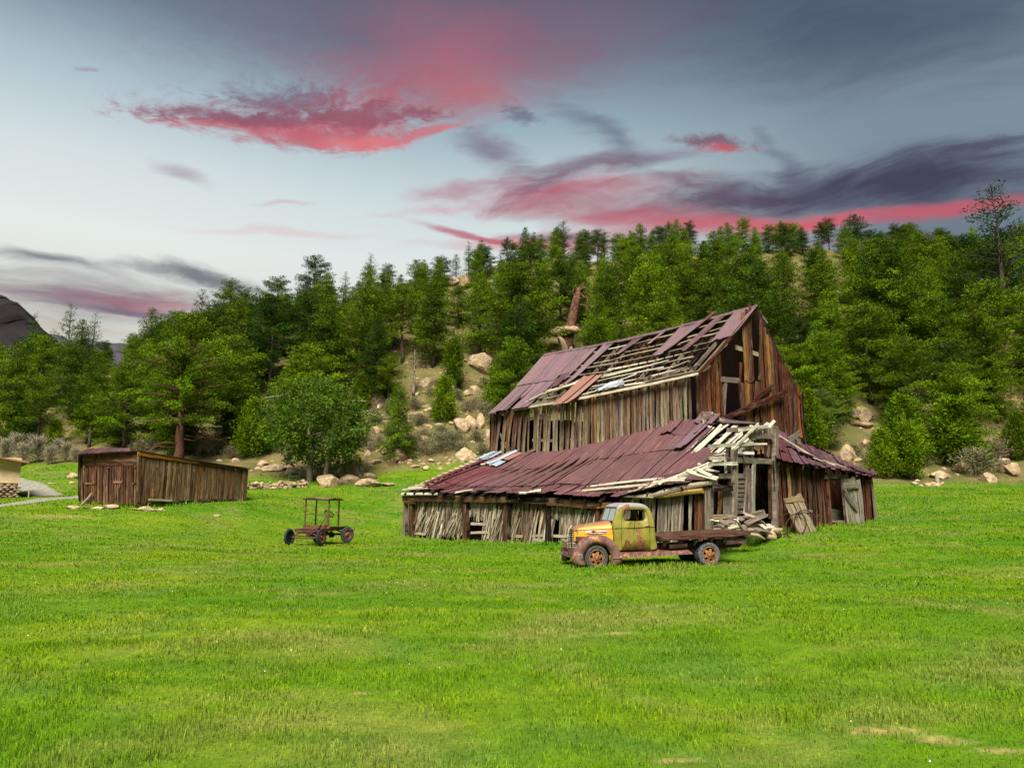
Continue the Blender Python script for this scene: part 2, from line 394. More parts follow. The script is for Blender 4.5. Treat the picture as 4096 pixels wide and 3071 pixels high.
def build_grass():
    Vs = []; Ts = []; Cs = []; off = 0
    for y0, y1, dens, hgt, wid in ((3.6, 7, 1900, .048, .0060), (7, 11, 1150, .052, .0085), (11, 17, 560, .052, .013), (17, 26, 250, .054, .022), (26, 38, 115, .060, .036), (38, 61, 50, .072, .058)):
        area = .80*(y1*y1-y0*y0); n = int(area*dens)
        y = np.sqrt(RN.random(n)*(y1*y1-y0*y0)+y0*y0); x = (RN.random(n)*2-1)*.80*y
        cl = vnoise(x*1.4, y*1.4, 21)+.6*vnoise(x*4, y*4, 22)
        keep = (RN.random(n) < np.clip(.75+cl*.8, .25, 1)) & (y < edge_y(x)+.6) & ~inside(BARN_FLOOR, x, y) & ~on_path(x, y) & (RN.random(n) > dirt_mask(x, y)*.8)
        x = x[keep]; y = y[keep]; cl = cl[keep]; n = len(x); z = GZ(x, y)
        h = hgt*(.45+RN.random(n)*.9)*(1+1.0*np.clip(cl, -.3, .6)); w = wid*(.6+RN.random(n)*.8)
        # taller tufts hugging the truck, barn and rubble
        near = np.zeros(n)
        for (qx, qy, r) in ((3.0, 22.4, 1.0), (5.6, 23.0, 1.0), (4.4, 22.8, 1.6), (1.8, 22.2, .6)): near = np.maximum(near, np.exp(-((x-qx)**2+(y-qy)**2)/r**2))
        h *= 1+1.3*near
        for (ax_, ay_, bx_, by_) in ((-5.8, 39.9, 7.0, 26.8), (7.2, 26.8, 11, 30.9), (11, 30.8, 17.3, 35.3), (-23.2, 40.2, -18.9, 37.8), (-18.8, 37.8, -15.3, 43.4)):
            ux, uy = bx_-ax_, by_-ay_; tt = np.clip(((x-ax_)*ux+(y-ay_)*uy)/(ux*ux+uy*uy), 0, 1); dd = np.hypot(x-ax_-ux*tt, y-ay_-uy*tt); h *= 1+1.5*np.exp(-(dd/.45)**2)*(.4+RN.random(n))
        an = RN.random(n)*6.283; ln = (RN.random(n)**1.3)*1.0; la = RN.random(n)*6.283
        dx = np.cos(an)*w/2; dy = np.sin(an)*w/2; bx = np.cos(la)*h*ln; by = np.sin(la)*h*ln
        P = np.stack([np.stack([x-dx, y-dy, z-.01], -1), np.stack([x+dx, y+dy, z-.01], -1),
                      np.stack([x+bx*.35+dx*.8, y+by*.35+dy*.8, z+h*.6], -1), np.stack([x+bx*.35-dx*.8, y+by*.35-dy*.8, z+h*.6], -1),
                      np.stack([x+bx, y+by, z+h*(1-.35*ln)], -1)], 1)
        k = (np.arange(n)*5)[:, None]+off
        Ts.append(np.concatenate([k+[0, 1, 2], k+[0, 2, 3], k+[3, 2, 4]])); Vs.append(P.reshape(-1, 3))
        br = (.68+RN.random(n)*.52)[:, None]*np.ones((1, 3)); yl = RN.random(n) < .13
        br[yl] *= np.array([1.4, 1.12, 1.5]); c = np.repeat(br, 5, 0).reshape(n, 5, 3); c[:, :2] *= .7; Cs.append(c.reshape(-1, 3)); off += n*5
    me = np_mesh('grass_blades', np.concatenate(Vs), np.concatenate(Ts), np.concatenate(Cs))
    m, t, b = newmat('grass_blades', .85, 0, .04); geo = t.n('ShaderNodeNewGeometry').outputs['Position']
    c = t.mix(1, grass_colour(t, geo), attr(t, 'col'), 'MULTIPLY'); t.l(c, b.inputs['Base Color'])
    tr = t.n('ShaderNodeBsdfTranslucent'); t.l(c, tr.inputs['Color']); ms = t.n('ShaderNodeMixShader'); ms.inputs[0].default_value = .3
    out = [q for q in m.node_tree.nodes if q.type == 'OUTPUT_MATERIAL'][0]
    t.l(b.outputs[0], ms.inputs[1]); t.l(tr.outputs[0], ms.inputs[2]); t.l(ms.outputs[0], out.inputs['Surface'])
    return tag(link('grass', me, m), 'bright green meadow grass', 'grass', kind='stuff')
build_grass()
def clover():
    V = []; T = []; rd = random.Random(3)
    for i in range(48):
        y = rd.uniform(5, 26); x = rd.uniform(-.72, .72)*y; z = gz(x, y)+rd.uniform(.03, .06); r = rd.uniform(.007, .011)*(1+y*.02); k = len(V)
        V += [(x-r, y, z), (x+r, y, z), (x, y-r, z), (x, y+r, z), (x, y, z-r), (x, y, z+r)]
        T += [(k, k+2, k+5), (k+2, k+1, k+5), (k+1, k+3, k+5), (k+3, k, k+5), (k+2, k, k+4), (k+1, k+2, k+4), (k+3, k+1, k+4), (k, k+3, k+4)]
    m, t, b = newmat('clover_petals', .8); b.inputs['Base Color'].default_value = (.62, .60, .52, 1)
    tag(link('clover_flowers', np_mesh('clover_flowers', V, T), m), 'tiny white clover flowers dotted in the meadow', 'flowers', kind='stuff')
clover()
# gravel path
def strip(name, P, mat, lift=.03):
    pts = []
    for (x0, y0, w0), (x1, y1, w1) in zip(P, P[1:]):
        n = max(2, int(math.hypot(x1-x0, y1-y0)/.6))
        for i in range(n): t = i/n; pts.append((lerp(x0, x1, t), lerp(y0, y1, t), lerp(w0, w1, t)))
    pts.append(P[-1]); V = []; Fc = []; M = 7
    for i, (x, y, w) in enumerate(pts):
        q = pts[min(i+1, len(pts)-1)]; r = pts[max(i-1, 0)]; tx, ty = q[0]-r[0], q[1]-r[1]; L = math.hypot(tx, ty); nx_, ny_ = -ty/L, tx/L
        w *= 1+.25*mn.noise(Vector((x*.7, y*.7, 0)))
        for j in range(M+1):
            s = (j/M*2-1)*w; V.append((x+nx_*s, y+ny_*s, 0))
    V = np.array(V); V[:, 2] = GZ(V[:, 0], V[:, 1])+lift
    V[:, 2] += np.tile([-.06]+[0]*(M-1)+[-.06], len(pts))
    T = [(i*(M+1)+j, (i+1)*(M+1)+j, (i+1)*(M+1)+j+1, i*(M+1)+j+1) for i in range(len(pts)-1) for j in range(M)]
    return tag(link(name, np_mesh(name, V, T, None, True), mat), kind='structure')
GRAVEL = mat_two('gravel', S(134, 130, 118), S(106, 102, 90), 3, .4, .6, .95, 0, .5, S(150, 146, 132), detail=10)
strip('gravel_path', PATH, GRAVEL); strip('gravel_path', PATH2, GRAVEL, .034)
# distant hills, far left
def far_hill(name, prof, Y, thick, c1, c2):
    V = []; T = []; n = len(prof); rows = 14
    for j in range(rows+1):
        t = j/rows; sh = math.sin(math.pi*t)**.8
        for i, (px, py) in enumerate(prof):
            a, e = ray(px, py); top = CZ+e*Y; yy = Y-thick/2+thick*t
            V.append((a*Y+mn.noise(Vector((i*.7, j*.6, 2)))*6, yy, -4+(top+4)*sh+mn.noise(Vector((i*.35, j*.5, 0)))*3*sh))
    for j in range(rows):
        for i in range(n-1): k = j*n+i; T.append((k, k+1, k+n+1, k+n))
    m = mat_two(name, c1, c2, .03, .4, .6, .95, 0, 0)
    return tag(link(name, np_mesh(name, V, T, None, True), m), kind='structure')
def dens(pr, k=6):
    o = []
    for (a, b), (c, d) in zip(pr, pr[1:]):
        for i in range(k):
            t = i/k; t2 = t*t*(3-2*t); o.append((lerp(a, c, t), lerp(b, d, t)+4*mn.noise(Vector((lerp(a, c, t)*.02, 3, 1)))))
    o.append(pr[-1]); return o
far_hill('distant_hill', dens([(-900, 1450), (-600, 1300), (-350, 1210), (-180, 1172), (-60, 1170), (20, 1185), (75, 1225), (130, 1290), (200, 1345), (260, 1400), (330, 1480), (420, 1600)]), 620, 220, (.010, .007, .008), (.018, .013, .014))
far_hill('distant_ridge', dens([(-300, 1330), (0, 1330), (200, 1335), (300, 1362), (420, 1368), (520, 1380), (640, 1395), (800, 1420), (1000, 1480)]), 900, 200, (.035, .03, .045), (.05, .042, .06))  # purple haze is put into this ridge's own colour
# ================================================================ the barn
c1 = lambda x, y: (1550+x/1.0533, 1150+y/1.0533)
c2 = lambda x, y: (1900+x/1.58, 1200+y/1.58)
c3 = lambda x, y: (1580+x/2.458, 1750+y/2.458)
c4 = lambda x, y: (2600+x/2.212, 1650+y/2.212)
NC = at(2785, 2100, 34.1); FC = at(1965, 2100, 46.0); NR = (15.4, 39.05)
A_ = at(1625, 2140, 40.0); C_ = at(2838, 2200, 27.0); G_ = at(3100, 2110, 31.0); R_ = at(3500, 2080, 35.6)
PN = VPlane(FC, NC); PG = VPlane(NC, NR); PF = VPlane(A_, C_); PC = VPlane(C_, G_); PR = VPlane(G_, R_)
def fl(p): return gz(p[0], p[1])
barn = empty('old_barn', (5.0, 34.0, fl((5, 34))), 0, 'huge collapsing plank barn with torn purple tin roof and sagging lean-to', 'barn')
def bp(name, mb, mat, parent=None, **k):
    """a part of the barn, kept in world coordinates under the barn's empty"""
    o = mb.build(name, mat, None, **k); o.parent = parent or barn
    if parent is None: o.matrix_parent_inverse = Matrix.Translation(-barn.location)
    return o
def rc(*cs): return random.choice(cs)
def jit(c, k=.18):
    f = 1+random.uniform(-k, k); return tuple(max(.004, v*f*(1+random.uniform(-.05, .05))) for v in c)
TAN, GREY, PALE, BROWN, REDB, DKRED, ORNG, DARK = S(150, 120, 84), S(150, 134, 118), S(236, 226, 200), S(100, 70, 48), S(104, 60, 42), S(80, 42, 32), S(190, 124, 52), S(48, 34, 26)
BLEACH = S(206, 190, 160)
# ---- long nave wall of vertical planks
mb = MB(); kx = .15
topline = [(1975, 1655), (2130, 1632), (2270, 1612), (2400, 1578), (2500, 1545), (2650, 1505), (2790, 1488)]
while kx < PN.L-.05:
    w = random.uniform(.10, .19); far_ = kx/PN.L
    pB = PN.at(kx, 2.4 if far_ > .1 else 3.6); px, _ = proj(pB)
    pxt, _ = proj(PN.at(kx, 7.2)); yt = pw(topline, pxt); top = PN.pt(pxt, yt).z
    bot = 3.9 if far_ < .85 else 4.4
    lean = (1-far_)**1.5*random.uniform(.25, .75)+random.uniform(-.06, .08)
    gapzone = .24 < far_ < .31 or .335 < far_ < .36
    if gapzone and random.random() < .62: kx += w*1.2; continue
    if random.random() < .035 and far_ < .6: kx += w*1.1; continue
    if far_ < .2: c = rc(REDB, BROWN, BROWN, TAN)
    elif far_ < .55: c = rc(BROWN, BROWN, TAN, BROWN, GREY)
    else: c = rc(TAN, TAN, S(168, 122, 68), GREY, BROWN, BROWN, BROWN, REDB)
    cb = rc(BLEACH, GREY, BLEACH, TAN) if far_ < .7 else rc(TAN, GREY, BLEACH)
    if random.random() < .12: bot += random.uniform(.2, .9)
    c = jit(c); c2_ = jit(tuple(lerp(c[i], cb[i], random.uniform(.6, 1)) for i in range(3)))
    mb.board(PN.at(kx-lean, bot-random.uniform(0, .5), random.uniform(0, .06)), PN.at(kx, top+random.uniform(0, .12), random.uniform(0, .04)), w, .03, PN.n, c2_, c, 6, .05, .12)
    kx += w+(.012 if random.random() < .6 else random.uniform(.02, .09))*(1.5 if far_ < .5 else .8)
for (px, py, qx, qy) in ((2005, 1770, 2040, 1800), (2130, 1760, 2230, 1762), (2140, 1672, 2200, 1668), (2110, 1680, 2170, 1660), (2280, 1760, 2330, 1755), (2345, 1648, 2390, 1648), (2000, 1735, 2030, 1790)):
    mb.board(PN.pt(px, py, -.05), PN.pt(qx, qy, -.05), .16, .05, PN.n, jit(GREY), None, 3)
bp('nave_wall', mb, WOOD)
# far walls; near-black board colour paints in the unlit dark of the room
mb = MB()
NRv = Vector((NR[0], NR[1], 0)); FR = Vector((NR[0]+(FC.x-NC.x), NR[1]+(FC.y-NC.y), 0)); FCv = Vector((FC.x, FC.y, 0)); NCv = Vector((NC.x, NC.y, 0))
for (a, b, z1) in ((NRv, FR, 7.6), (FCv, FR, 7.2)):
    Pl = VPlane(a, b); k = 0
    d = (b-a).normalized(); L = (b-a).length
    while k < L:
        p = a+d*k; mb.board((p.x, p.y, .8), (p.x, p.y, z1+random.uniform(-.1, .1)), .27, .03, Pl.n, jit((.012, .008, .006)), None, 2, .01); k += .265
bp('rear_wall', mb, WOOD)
# ---- roof geometry
Kp = PG.pt(3022, 1230); PK = VPlane((Kp.x, Kp.y), (Kp.x+(FC.x-NC.x), Kp.y+(FC.y-NC.y)))
ridge0 = PK.pt(2181, 1421); ridge1 = PK.pt(3026, 1228)         # far, near
eave1 = PN.pt(2800, 1487, .25); eave0 = PN.pt(1975, 1645, .25)
def RP(s, t, h=0.0):
    """point on the nave's visible roof slope, s along from far to near, t up from eave to ridge; the ridge dips mid-way"""
    sag = -.22*math.sin(math.pi*s)
    e = eave0.lerp(eave1, s); r = ridge0.lerp(ridge1, s); p = e.lerp(r, t)
    n = (eave1-eave0).cross(ridge0-eave0).normalized()
    if n.z < 0: n = -n
    return p+Vector((0, 0, sag*(.5+.5*t)-.12*math.sin(math.pi*t)))+n*h
RN_ = (eave1-eave0).cross(ridge0-eave0).normalized(); RN_ = RN_ if RN_.z > 0 else -RN_
TINP, TINR, TINS, TINB, TIND = S(126, 101, 106), S(108, 60, 62), S(168, 118, 100), S(176, 196, 212), S(96, 64, 70)
roof = MB()
def rs(s0, s1, t0, t1, col, s2=None, s3=None, h=.05, **k):
    s2 = s1 if s2 is None else s2; s3 = s0 if s3 is None else s3
    nv = 8; roof.sheet(RP(s0, t0, h), RP(s1, t0, h), RP(s2, t1, h), RP(s3, t1, h), col, nrm=RN_, **k)
st = .047
for i in range(5):                                                   # intact far end, two courses
    s = -.015+i*st
    if i != 2: rs(s, s+st+.004, -.03 if i else -.05, .47, jit(TINP, .1), s2=s+st+.02, s3=s+.015, h=.05+.012*(i % 2))
    else: rs(s, s+st, .17, .47, jit(TINP, .1), s2=s+st+.012, s3=s+.015, h=.05, rag=.35); rs(s, s+.02, -.02, .2, jit(TINP, .1), h=.05, rag=.2)
for i in range(6):
    s = -.005+i*st; rs(s, s+st+.004, .44 if i < 5 else .52, 1.0, jit(TINP, .1), h=.08+.012*(i % 2))
rs(.262, .30, .42, 1.0, jit(TINP, .1), s2=.325, s3=.285, h=.07, rag=.25)
rs(.245, .285, .30, .52, jit(TIND, .1), h=.09, rag=.2)
rs(.330, .352, .30, 1.0, jit(TINP, .1), s2=.405, s3=.352, h=.09, rag=.12, edge=.12)
rs(.40, .455, -.13, .38, S(156, 112, 94), s2=.475, s3=.41, h=.12, edge=.1, rag=.06); rs(.445, .49, -.13, .37, S(164, 124, 106), s2=.515, s3=.465, h=.10, edge=.1, rag=.06)
rs(.56, .70, .02, .14, TINB, s2=.66, s3=.60, h=.12, rag=.1)
rs(.47, .50, .74, 1.0, jit(TIND, .1), s2=.56, s3=.50, h=.09, rag=.25)
rs(.60, .625, .82, 1.0, jit(TINP, .1), s2=.66, s3=.63, h=.08, rag=.2)
rs(.70, .74, .52, 1.0, jit(TINP, .1), s2=.79, s3=.715, h=.09, rag=.12, edge=.1); rs(.725, .745, .50, 1.0, jit(TINP, .1), s2=.835, s3=.78, h=.11, rag=.1, edge=.1)
rs(.825, .845, .48, 1.0, jit(TIND, .1), s2=.90, s3=.865, h=.09, rag=.1, edge=.12)
rs(.80, .815, .86, 1.10, jit(TINR, .1), s2=.845, s3=.82, h=.16)
rs(.93, 1.01, .52, 1.0, jit(TINP, .1), s2=1.01, s3=.925, h=.10, rag=.08, edge=.08)
# ridge cap and the bent sliver on the near rake
for i in range(12):
    s0, s1 = i/12, (i+1)/12+.004; roof.sheet(RP(s0, .965, .10), RP(s1, .965, .10), RP(s1, 1.012, .11), RP(s0, 1.012, .10), jit(TINP, .1), nv=2, amp=.004, nrm=RN_)
# hidden back slope closes the room from behind
n_ = Vector((0, 0, 1)); bR = Vector((NR[0], NR[1], 7.0)); bF = Vector((FR.x, FR.y, 6.6))
for i in range(18):
    s0, s1 = i/18, (i+1)/18+.003
    roof.sheet(bF.lerp(bR, s0), bF.lerp(bR, s1), ridge0.lerp(ridge1, s1)+Vector((0, 0, -.22*math.sin(math.pi*s1))), ridge0.lerp(ridge1, s0)+Vector((0, 0, -.22*math.sin(math.pi*s0))), jit(TINP, .15), nv=4)
nroof = bp('nave_roof', roof, TIN)
nroof['label'] = 'steep upper roof with its tin half blown away'
def sub(name, p0, p1, w, th, n, col, parent, c2=None, seg=4, **k):
    m_ = MB(); m_.board(p0, p1, w, th, n, col, c2, seg, **k); o = m_.build(name, WOOD, None); o.parent = parent; return o
nr = 27
for i in range(nr):
    s = (i+.4)/nr; c = jit(rc(DARK, BROWN, DARK, GREY)); sub('rafter', RP(s, -.01, -.16), RP(s+.0, .99, -.16), .17, .055, (eave1-eave0), c, nroof, seg=3, warp=.01)
for j in range(10):                                                   # purlins, some broken short
    t = .03+j*.105
    spans = [(.16, .50), (.48, .78), (.76, .985)]
    if j in (2, 3): spans = [(.18, .44), (.42, .80), (.78, .90)]
    if j in (4, 5): spans = [(.20, .52), (.5, .93)]
    if j in (1,): spans = [(.18, .36), (.45, .72), (.70, .97)]
    for s0, s1 in spans:
        if j == 9: continue
        dt = random.uniform(-.012, .012)
        c = jit(rc(GREY, PALE, S(178, 162, 132))); sub('purlin', RP(s0, t+dt, random.uniform(-.02, .03)), RP(s1, t+random.uniform(-.02, .02), random.uniform(-.02, .03)), random.uniform(.09, .15), .045, RN_, c, nroof, seg=6, warp=.05)
for (s0, t0, s1, t1) in ((.44, .16, .70, .21), (.5, .31, .80, .345), (.66, .135, .95, .07), (.18, .06, .40, .28), (.24, .11, .40, .33), (.60, .045, .80, .09), (.78, .09, .93, .12)):
    sub('loose_batten', RP(s0, t0, .08), RP(s1, t1, .10), random.uniform(.08, .15), .035, RN_, jit(rc(PALE, PALE, GREY)), nroof, seg=6, warp=.09)
for s0, s1 in ((.13, .42), (.40, .70), (.68, 1.0)):
    sub('fascia_board', RP(s0, -.012, -.05), RP(s1, -.012, -.05), .20, .05, PN.n+Vector((0, 0, .8)), jit(BLEACH), nroof, seg=6, warp=.02)
sub('barge_board', RP(1.0, -.02, -.02), RP(1.0, 1.0, -.02), .16, .05, (eave1-eave0), jit(REDB), nroof)
# ---- gable wall
gb = MB()
gtop = [(1310, 362), (1360, 330), (1420, 248), (1475, 400), (1499, 320), (1500, 120), (1520, 100), (1555, 85), (1578, 135), (1600, 165), (1630, 215), (1660, 272), (1700, 350), (1725, 410), (1748, 450)]
def gtopf(x):
    if x < 1418: return pw(gtop[:3], x)
    if x < 1500: return 410 if x < 1486 else 322
    return pw(gtop[5:], x)
x = 1302.0; k = 0
while x < 1748:
    P0 = PG.pt(*c1(x, 500)); kk = (Vector((P0.x, P0.y, 0))-PG.A).length; w = random.uniform(.15, .25)
    x2 = x
    # px advance of one plank
    q = proj(PG.at(kk+w+.006, P0.z)); dxp = (q[0]-proj(P0)[0])*1.0533
    xm = x+dxp/2; Pm = PG.pt(*c1(xm, 500)); km = (Vector((Pm.x, Pm.y, 0))-PG.A).length
    yt = gtopf(xm)+random.uniform(-5, 9); segs = []
    yb = 575 if xm < 1500 else 640
    if xm < 1416: segs = [(yt, 600)]
    elif xm < 1476: segs = []
    elif xm < 1500: segs = [(400+random.uniform(-60, 8), yb)]
    elif xm < 1553: segs = [(yt, 398), (402, yb)]
    elif xm < 1580: segs = [(395, yb)]
    else: segs = [(yt, yb)]
    if xm < 1420: c = rc(REDB, REDB, BROWN, DKRED, S(150, 88, 44))
    elif xm < 1620: c = rc(REDB, S(160, 108, 58), BROWN, S(126, 80, 48), S(110, 70, 44), DKRED)
    else: c = rc(DKRED, REDB, DKRED, BROWN, REDB, S(150, 84, 42))
    for a, b in segs:
        zt = PG.pt(*c1(xm, a)).z; zb = PG.pt(*c1(xm, b)).z
        gb.board(PG.at(km, zb, random.uniform(0, .05)), PG.at(km+random.uniform(-.05, .04), zt, random.uniform(0, .05)), w, .03, PG.n, jit(c, .3), jit(c, .3), 6, .04, .12)
    x += dxp*(1 if random.random() < .7 else 1.12)
def gb_(x0, y0, x1, y1, w, c, off=.05, th=.06, P=PG, mb_=None, cr=c1, **k):
    (mb_ or gb).board(P.pt(*cr(x0, y0), off), P.pt(*cr(x1, y1), off), w, th, P.n, jit(c), None, 5, **k)
gb_(1400, 386, 1482, 392, .26, GREY, -.03, .12); gb_(1423, 400, 1414, 548, .22, GREY, -.05, .1); gb_(1466, 252, 1575, 288, .22, BLEACH, -.1, .08)
gb_(1575, 110, 1568, 390, .16, BROWN, .02); gb_(1490, 315, 1486, 410, .16, REDB, .02, taper=.3)
gb_(1420, 550, 1682, 440, .22, DKRED, .35, .16); gb_(1500, 522, 1622, 410, .15, DKRED, .22, .1)
gb_(1560, 95, 1600, 150, .12, GREY, .0, .06); gb_(1300, 368, 1360, 330, .12, BLEACH, .03, .05); gb_(1310, 352, 1432, 235, .08, BLEACH, .05, .05)
bp('gable_wall', gb, WOOD)
# inside floor platform; near-black board colour paints darkness into the openings, not grass
fm = MB()
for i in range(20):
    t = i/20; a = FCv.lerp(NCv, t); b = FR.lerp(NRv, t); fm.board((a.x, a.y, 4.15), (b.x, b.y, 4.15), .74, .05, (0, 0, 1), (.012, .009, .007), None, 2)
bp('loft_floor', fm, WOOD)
# ---- left lean-to: eave line on PF, head line on the nave wall then on to the tall corner post
ev = [(1600, 1966), (1660, 1962), (1706, 1955), (1751, 1966), (1808, 1976), (1926, 1972), (2040, 1978), (2170, 1976), (2272, 1982), (2394, 1991), (2479, 1988), (2560, 1966), (2642, 1944), (2727, 1936), (2836, 1938)]
hd = [(1950, 1812), (1990, 1812), (2147, 1814), (2240, 1810), (2292, 1800), (2425, 1768), (2528, 1742), (2628, 1717), (2723, 1700), (2790, 1692)]
Gtop = PC.pt(3090, 1708)
PX = VPlane(NC, Gtop)
def LB(s):
    p = PF.at(s*PF.L, 2.2, .35); px = proj(p)[0]; return PF.pt(px, pw(ev, px), .35)
def LT(s):
    if s < .80:
        p = PN.at(s/.80*PN.L, 5.0, .06); px = proj(p)[0]; return PN.pt(px, pw(hd, px), .06)
    k = (s-.80)/.20; a = PN.pt(2785, 1692, .06); return a.lerp(Gtop, k)+Vector((0, 0, -.12*math.sin(math.pi*k)))
def LP(s, t, h=0.0):
    a, b = LB(s), LT(s); p = a.lerp(b, t); n = Vector((-.35, -.45, .82)).normalized()
    sag = .34*math.sin(math.pi*t)*(.4+.6*math.sin(math.pi*min(1, s*1.1)))+.16*mn.noise(Vector((s*11, t*2.2, 3)))*math.sin(math.pi*min(1, t*1.0+.02))
    return p+Vector((0, 0, -sag))+n*h
LN = Vector((-.35, -.45, .82)).normalized()
lr = MB()
def ls(s0, s1, t0, t1, col, s2=None, s3=None, h=.05, **k):
    s2 = s1 if s2 is None else s2; s3 = s0 if s3 is None else s3
    # follow the sagging surface with three stacked facets welded in one sheet mesh
    lr.sheet(LP(s0, t0, h), LP(s1, t0, h), LP(s2, t1, h), LP(s3, t1, h), col, nrm=LN, **k)
w_ = .0262; TL = S(114, 80, 80)
i = 0; s = .055
while s < .985:                                                       # three courses, overlapping like shingles
    w = w_*random.uniform(.9, 1.15); c = S(112, 60, 64) if s < .17 else TL
    if .135 < s < .162: c = S(178, 132, 118)
    hh = .07+.016*(i % 2)
    drift = -.018*math.sin(math.pi*min(1, s*1.3))
    if s > .06: ls(s+drift*.4, s+w+.003+drift*.4, -.01 if random.random() < .7 else .05, .24, jit(c, .13), h=hh-.02+random.uniform(0, .015), sag=.03, edge=.06, rag=.05, nv=4)
    if s < .93: ls(s+drift, s+w+.003+drift, .20, .66 if s < .9 else .58, jit(c, .13), s2=s+w+.003, s3=s, h=hh, sag=-.04, edge=.06)
    if .17 < s < .855: ls(s, s+w+.003, .63, 1.0 if s < .8 else .94, jit(c, .13), h=hh+.02, sag=-.03, edge=.06)
    s += w; i += 1
for (s0, s1, t0, t1, c) in ((.022, .055, .80, 1.0, TINB), (.06, .082, .78, 1.0, TINB), (.085, .11, .70, 1.0, S(176, 128, 116)), (.118, .135, .66, 1.02, S(186, 208, 222)), (.14, .175, .66, .78, TINB), (.145, .17, .80, .97, S(170, 120, 104)), (.185, .21, .62, 1.05, TL), (.03, .055, .16, .80, jit(S(112, 54, 60))), (.005, .03, .80, .97, S(190, 200, 205))):
    ls(s0, s1, t0, t1, c, s2=s1+(.012 if c != TINB else 0), s3=s0+(.012 if c != TINB else 0), h=.14, edge=.1, rag=.08)
ls(.775, .835, .82, 1.03, jit(TL), h=.16, rag=.1, edge=.15); ls(.735, .78, .86, 1.03, jit(TL), h=.18, rag=.15, edge=.15); ls(.81, .84, .62, .96, jit(TINP), s2=.85, s3=.82, h=.2, edge=.15)
ls(.80, .85, .97, 1.12, jit(TINP), h=.18, rag=.1)
lroof = bp('lean_to_roof', lr, TIN); lroof['label'] = 'low sagging purple tin roof along the barn'
for j in range(16):                                                   # batten ends poking past the far rake, like a ladder
    t = .05+j*.061; sub('purlin', LP(-.022, t, -.01), LP(.12, t, -.02), .17, .04, LN, jit(BLEACH), lroof, seg=3)
for j in range(10):
    t = .08+j*.095; sub('purlin', LP(.62, t, -.05), LP(.995 if j > 4 else .96, t, -.04), .15, .05, LN, jit(rc(PALE, BLEACH, GREY)), lroof, seg=6, warp=.04)
for j in range(23):
    s = .02+j*.0425; sub('rafter', LP(s, -.02, -.16), LP(s, 1, -.16), .13, .05, (PF.d), jit(DARK), lroof, seg=2)
# lath decking left bare where the tin is gone
for i in range(17):
    s = .845+i*.0088; a, b = .55+random.uniform(-.04, .05), .99+random.uniform(-.06, .07)
    if i in (5, 9, 13, 15): continue
    sub('lath', LP(s-.004, a, .06), LP(s+.004+random.uniform(-.008, .008), b, .08), random.uniform(.1, .15), .025, LN, jit(PALE), lroof, seg=5, warp=.06)
for (s0, t0, s1, t1) in ((.93, .10, .985, .45), (.915, .06, .97, .40), (.90, .0, .955, .33), (.94, .24, .985, .12), (.93, .33, 1.0, .20), (.90, .02, .96, .02), (.82, .0, .90, .06), (.84, .04, .90, .0), (.87, .08, .96, .05), (.99, .45, 1.0, 1.05), (.975, .5, .99, 1.02), (.5, -.02, .53, .02), (.52, -.02, .56, .015), (.26, -.03, .31, .03), (.94, .5, 1.03, .52), (.95, .64, 1.04, .66)):
    sub('lath', LP(s0, t0, .12), LP(s1, t1, .16), random.uniform(.1, .17), .03, LN, jit(rc(PALE, BLEACH, PALE)), lroof, seg=5, warp=.07)
# ---- front beam, posts, slats
def PFp(x, y, off=0, cr=c3): return PF.pt(*cr(x, y), off)
bm = MB()
for (x0, y0, x1, y1, w, c) in ((85, 598, 700, 600, .30, BROWN), (690, 604, 1100, 610, .27, S(120, 88, 58)), (1090, 610, 1530, 622, .27, DARK), (1510, 628, 1990, 660, .32, BROWN)):
    bm.board(PFp(x0, y0, .1), PFp(x1, y1, .1), w, .22, PF.n, jit(c), None, 8, .03, .03)
bm.board(PFp(1980, 660, .12), PFp(2260, 636, .12), .12, .15, PF.n, jit(BROWN), None, 4)
bm.board(PFp(1990, 690, .16), PFp(2240, 645, .16), .07, .05, PF.n, jit(ORNG), None, 4)
bm.board(PFp(60, 553, .28), PFp(420, 553, .28), .13, .05, PF.n+Vector((0, 0, .5)), PALE, None, 5)
bm.board(PFp(90, 640, .12), PFp(200, 640, .12), .12, .1, PF.n, jit(BROWN), None, 3)
for (x0, y0, x1, y1, w, c) in ((2600-2600, 0, 0, 0, 0, None),):
    pass
def c4f(x, y, off=0): return PF.pt(*c4(x, y), off)
bm.tube([c4f(60, 735, .2), c4f(180, 722, .2), c4f(330, 700, .2), c4f(470, 690, .2)], [.10, .12, .12, .10], 8, jit(S(200, 160, 90)))
bm.tube([c4f(-150, 745, .2), c4f(0, 738, .25), c4f(150, 700, .25), c4f(300, 660, .25), c4f(560, 615, .2)], [.08, .1, .12, .11, .09], 8, jit(BLEACH))
bm.board(c4f(330, 515, .3), c4f(600, 585, .3), .2, .05, LN, PALE, None, 4); bm.board(c4f(420, 500, .3), c4f(540, 560, .3), .14, .05, LN, PALE, None, 4)
bm.board(c4f(-220, 735, .3), c4f(30, 745, .3), .14, .04, LN, BLEACH, None, 4)
bp('eave_beam', bm, WOOD)
for (x, yt, yb, w, c, dx) in ((165, 640, 975, .33, BROWN, 4), (105, 650, 965, .2, GREY, 0), (695, 640, 985, .33, BROWN, 0), (1105, 640, 1045, .26, BROWN, -25), (1130, 640, 1040, .2, DARK, -10), (1520, 640, 1040, .26, DARK, -15), (2000, 680, 1100, .22, REDB, 0)):
    b_ = PFp(x+dx, yb+25, 0); t_ = PFp(x, yt, 0); sub_ = MB(); sub_.board((b_.x, b_.y, b_.z), t_, w, .2, PF.n, jit(c), None, 5, .02, .02); bp('post', sub_, WOOD)
sl = MB()
x = 190
